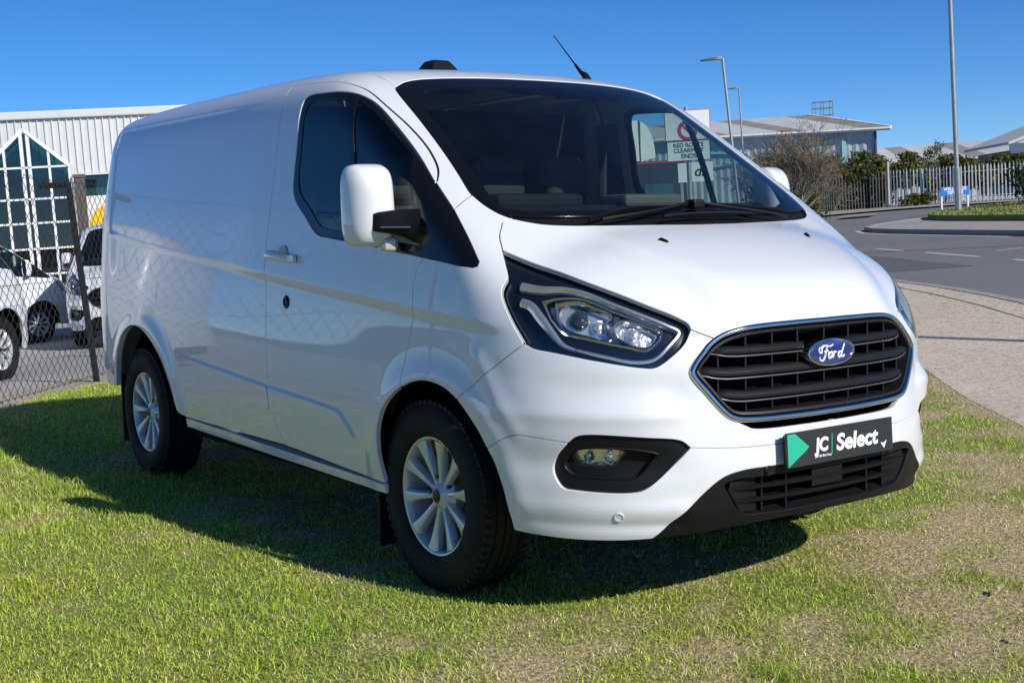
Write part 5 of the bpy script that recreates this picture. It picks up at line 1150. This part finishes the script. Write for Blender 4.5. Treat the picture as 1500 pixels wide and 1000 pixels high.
# -------- leaf clouds
def leaves(name,mt,parent,P,size,org=(0,0,0),seed=0):
    r=np.random.default_rng(seed);n=len(P);a=unit(r.normal(size=(n,3)));b=unit(np.cross(a,r.normal(size=(n,3))));s=size*(.5+r.random(n))[:,None];V=np.stack([P-a*s,P+b*s*.45,P+a*s,P-b*s*.45],1)-np.array(org)
    o=link(name,mesh(name,V.reshape(-1,3),np.arange(n*4).reshape(-1,4),smooth=False),mt,parent);o['kind']='stuff';return o
def leafmat(name,c1,c2,sc=1.5):
    M=mat(name,c1,.55,col2=c2,vscale=sc,spec=.3);n=M.node_tree;b=n.nodes['Principled BSDF'];t=n.nodes.new('ShaderNodeBsdfTranslucent');src=b.inputs['Base Color'].links[0].from_socket;n.links.new(src,t.inputs[0]);m_=n.nodes.new('ShaderNodeMixShader');m_.inputs[0].default_value=.3
    n.links.new(b.outputs[0],m_.inputs[1]);n.links.new(t.outputs[0],m_.inputs[2]);n.links.new(m_.outputs[0],n.nodes['Material Output'].inputs[0]);return M
M_hedge=leafmat('hedge_leaf',(.07,.095,.022),(.17,.16,.045),.9);M_twig=mat('twig',(.24,.20,.155),.9,var=.3,vscale=3);M_bark=mat('bark',(.30,.27,.24),.9,var=.3,vscale=6)
def bush(name,label,lat,dep,w,h,dpt,n,z0=.4,leaf=.10,group=None,m_=None,seed=1):
    o=empty(name,LOC(lat,dep));tag(o,label,'bush',group);r=np.random.default_rng(seed);k=max(6,int(w*7));P=[]
    for i in range(k):
        cx_=r.uniform(-w/2,w/2);hv=h*(.80+.20*math.sin(cx_*2.3+seed*1.7)*math.sin(cx_*.9+seed));c=np.array([cx_,r.uniform(-dpt/2,dpt/2),r.uniform(z0+.2,max(hv-.25,z0+.3))]);rad=np.array([.62,.5,.48])*r.uniform(.5,1.15)*min(1,h/1.8)
        q=r.normal(size=(n//k,3));P.append(c+np.clip(q,-1.9,1.9)*rad*.55)
    P=np.vstack(P);ang=ROTZ(1,0);R_=np.array([[math.cos(ang),-math.sin(ang),0],[math.sin(ang),math.cos(ang),0],[0,0,1]])
    leaves('foliage',m_ or M_hedge,o,P@R_.T,leaf,seed=seed)
    b=MB()
    for i in range(5):
        p=np.array([r.uniform(-w/3,w/3),0,h*.75]);b.tube([np.array([p[0]*.3,0,-.1])@R_.T,p@R_.T*np.array([.8,.8,.5]),p@R_.T],[.05,.03,.012],5)
    b.build('stems',M_twig,o)['kind']='stuff';return o
hg='hedge bushes growing through and over the fence'
bush('hedge_bush','dark spreading conifer hedge drooping over the shaded fence',19.4,77.4,6.4,3.7,1.2,26000,1.1,.13,hg,seed=3)
bush('hedge_bush','bushy hedge section rising behind the grey concrete post',22.8,78.6,4.2,3.5,1.2,14000,1.0,.13,hg,seed=4)
bush('hedge_bush','hedge clump just right of the post behind the pale fence start',26.0,77.6,4.4,3.2,1.2,14000,1.0,.13,hg,seed=5)
bush('hedge_bush','hedge clump behind the pale fence beyond the tall lamp column',29.4,76.6,4.4,3.0,1.2,12000,1.0,.13,hg,seed=6)
bush('hedge_bush','hedge clump at the far right end of the pale fence',33.2,75.8,5.0,3.1,1.2,14000,1.0,.13,hg,seed=7)
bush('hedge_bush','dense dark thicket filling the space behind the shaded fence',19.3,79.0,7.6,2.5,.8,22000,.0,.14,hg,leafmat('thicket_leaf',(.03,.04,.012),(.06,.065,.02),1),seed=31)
bush('ivy_bush','low ivy bush at the foot of the pale fence near the concrete post',24.2,75.6,1.8,.9,.6,1800,.0,.09,None,seed=8)
bush('round_shrub','dark rounded shrub standing on the verge beside the blue sign',19.05,45.8,1.3,1.55,1.2,5000,.0,.07,None,leafmat('shrub_leaf',(.025,.045,.012),(.05,.07,.02),2),seed=9)
tb_=empty('wispy_sapling',LOC(26.5,79.5));tb_.scale=(.75,.75,.72);tag(tb_,'wispy sapling rising above the hedge against the low shed','tree')
b=MB();r=np.random.default_rng(5);tips=[]
b.tube([(0,0,0),(.1,0,2.2),(.0,.1,4.0),(.25,0,4.9)],[.07,.05,.03,.012],5)
for i in range(26):
    z=r.uniform(2.4,4.8);a=r.uniform(0,6.28);l=r.uniform(.3,.8);e=np.array([math.cos(a)*l,math.sin(a)*l,z+r.uniform(-.1,.4)]);b.tube([(.08,0,z-.1),e*np.array([.6,.6,1]),e],[.015,.01,.005],4);tips.append(e+r.normal(size=(40,3))*.16)
b.build('trunk',M_twig,tb_);leaves('crown',M_hedge,tb_,np.vstack(tips),.09,seed=12)
# -------- bare tree in front of the warehouse
def bare_tree(lat,dep,h,label,seed):
    o=empty('bare_tree',LOC(lat,dep,-.1));tag(o,label,'tree');r=np.random.default_rng(seed);tr=MB();cr=MB();tips=[]
    def grow(p,d,l,rad,lev):
        n=4;pts=[p];dd=d.copy()
        for k in range(n):
            dd=unit(dd+r.normal(size=3)*.10+np.array([0,0,.03 if lev>1 else .0]));pts.append(pts[-1]+dd*l/n)
        rr=np.linspace(rad,rad*.55,n+1);(tr if lev==0 else cr).tube(pts,np.maximum(rr,.0075),5 if lev<2 else 3,cap=False)
        if lev>=4:
            tips.append(pts[-1]);return
        m_={0:7,1:5,2:4,3:4}[lev]
        for k in range(m_):
            t=r.uniform(.35,1.0) if lev else r.uniform(.3,1.0);q=pts[0]+(pts[-1]-pts[0])*t;i=min(int(t*n),n-1);q=pts[i]+(pts[i+1]-pts[i])*(t*n-i)
            ax=unit(np.cross(dd,r.normal(size=3)));a=r.uniform(.35,.95);nd=unit(dd*math.cos(a)+np.cross(ax,dd)*math.sin(a)+np.array([0,0,.12]));grow(q,nd,l*r.uniform(.55,.78),rad*.5,lev+1)
    for k in range(5):
        a=k*1.257+r.uniform(-.3,.3);grow(np.array([.12*math.cos(a),.12*math.sin(a),0]),unit(np.array([math.cos(a)*.42,math.sin(a)*.42,1])),h*.46,.075,0)
    tr.build('trunk',M_bark,o)['kind']='stuff';cr.build('crown',M_twig,o)['kind']='stuff';P=np.array(tips);P=np.repeat(P,2,0)+r.normal(size=(len(P)*2,3))*.06;leaves('buds',leafmat('bud_leaf',(.20,.16,.06),(.26,.22,.09),2),o,P,.035,seed=seed);return o
bare_tree(12.75,57,4.4,'leafless many-stemmed tree in front of the grey warehouse',21)
bush('hedge_bush','dark undergrowth around the foot of the leafless tree',13.0,60,3.6,1.5,1.0,6000,.0,.10,hg,seed=14)
# -------- street name plate, red route sign, box lorry
M_sb=mat('sign_blue',(.01,.16,.62),.4);M_sw=mat('sign_white',(.72,.73,.73),.5);M_sr=mat('sign_red',(.50,.02,.04),.5);M_sk=mat('sign_black',(.02,.02,.022),.6)
sn=empty('street_sign',LOC(17.3,51.2,.0),ROTZ(1,.18));tag(sn,'blue street name sign on two white legs behind the lamp column','sign')
for x in(.05,1.18):MB().box((x,.04,.46),(.06,.05,.96)).build('leg',M_sw,sn)
MB().box((.61,0,.80),(1.22,.03,.34)).build('name_board',M_sb,sn)
def flat_text(t_,size,mt,parent,loc,bold=0,align='CENTER',shear=0,sx=1,name='lettering'):
    me=text_mesh(t_,size,.002,shear,bold,align)
    for v in me.vertices:x,y,z=v.co;v.co=(x*sx,-z,y)
    me.update();o=link(name,me,mt,parent);o.location=loc;return o
flat_text('WELLHEADS',.175,M_sw,sn,(.61,-.018,.825),.006);flat_text('TERRACE',.165,M_sw,sn,(.61,-.018,.675),.006)
rs=empty('route_sign',LOC(2.90,20,0),ROTZ(1,0));tag(rs,'white roadside sign reading red route clearway ends, seen through the windscreen','sign');z0=HS(2.97,20)
MB().tube([(0,.05,-.2),(0,.05,2.85-z0)],.038,10).build('pole',M_galv,rs,smooth=True)
MB().box((0,0,2.575-z0),(.70,.012,.46)).build('upper_board',M_sr,rs,bevel=.004);MB().box((0,-.008,2.575-z0),(.68,.008,.44)).build('upper_face',M_sw,rs)
MB().lathe([(.105,-.004),(.105,-.008),(.155,-.008),(.155,-.004)],(0,-.010,2.50-z0),'y',36).build('ring',M_sr,rs)
MB().box((0,-.016,2.50-z0),(.27,.004,.035),A(Matrix.Rotation(math.radians(45),3,'Y'))).build('bar',M_sr,rs)
MB().box((0,0,2.185-z0),(.66,.012,.30)).build('lower_board',M_sk,rs);MB().box((0,-.008,2.185-z0),(.645,.008,.285)).build('lower_face',M_sw,rs)
for t_,z,s in(('RED ROUTE',2.245,.088),('CLEARWAY',2.165,.088),('ENDS',2.075,.098)):flat_text(t_,s,M_sk,rs,(0,-.013,z-z0),.002)
ps=empty('shop_board',LOC(3.34,23,0),ROTZ(1,0));tag(ps,'small white board with dark italic letters below the route sign','sign');z1=HS(3.34,23)
MB().box((.1,0,1.93-z1),(.62,.02,.34)).build('board',M_sw,ps);flat_text('ds',.26,M_sk,ps,(.18,-.014,1.86-z1),.004,shear=.25)
for x in(-.15,.35):MB().box((x,.03,(1.8-z1)/2),(.05,.04,1.9-z1)).build('leg',M_galv,ps)
M_lw=mat('lorry_white',(.72,.73,.70),.45,coat=.3);bl=empty('box_lorry',LOC(3.45,44,-.05),ROTZ(1,.12));tag(bl,'white box lorry with rounded nose seen through the far side window','lorry')
zl=HS(2.6,44);hh=4.35-zl
zq=2.96-zl;M_navy=mat('lorry_navy',(.02,.024,.035),.35,coat=.5)
MB().box((-1.2,1.1,(hh+zq)/2),(5.0,2.2,hh-zq)).build('box_body',M_lw,bl,bevel=.03)
MB().prism([(1.34,zq)]+[(1.34+.52*math.sin(a),zq+(hh-zq-.05)*math.cos(a)**.8) for a in np.linspace(.08,1.52,14)],.06,2.14,'xz').build('rounded_nose',M_lw,bl,smooth=30)
MB().box((1.32,1.1,(hh+zq)/2),(.03,2.24,hh-zq)).build('seam',M_head,bl)
MB().box((-.4,-.012,zq-.06),(6.6,.02,.06)).build('red_stripe',M_sr,bl)
MB().box((-.4,1.1,(zq+.9)/2-.01),(6.6,2.2,zq-.9)).build('lower_body',M_navy,bl,bevel=.05);MB().box((1.9,-.03,1.75),(1.0,.04,.6)).build('cab_window',M_bg,bl)
MB().box((-1.0,1.1,.75),(5.2,1.6,.35)).build('chassis',M_dark,bl)
for x in(-2.6,2.7):
    for y in(.1,1.85):MB().lathe([(.0,0),(.25,0),(.26,-.02),(.40,-.02),(.42,.03),(.42,.20),(.0,.22)],(x,y,.42),'y',24).build('wheel','rubber',bl,smooth=40)
# -------- small dry leaves lying on the lawn
M_leaf=mat('dry_leaf',(.42,.32,.20),.8,var=.3,vscale=40);r=np.random.default_rng(8);me0=None
for i in range(16):
    dep=r.uniform(2.7,6);lat=r.uniform(-.35,.40)*dep
    if me0 is None:
        o=MB().add([(-.028,0,0),(-.008,-.012,.006),(.02,-.010,.004),(.03,0,.008),(.016,.012,.003),(-.01,.010,.007),(0,0,.001)],[(0,1,6),(1,2,6),(2,3,6),(3,4,6),(4,5,6),(5,0,6)]).build('dry_leaf',M_leaf);me0=o.data
    else:o=link('dry_leaf',me0)
    o.location=LOC(lat,dep,.028);o.rotation_euler=(r.uniform(-.5,.5),r.uniform(-.5,.5),r.uniform(0,6.28));k=r.uniform(.5,1.1);o.scale=(k,k,k);tag(o,'small curled dry leaf lying on the grass','leaf','dry leaves on the lawn')
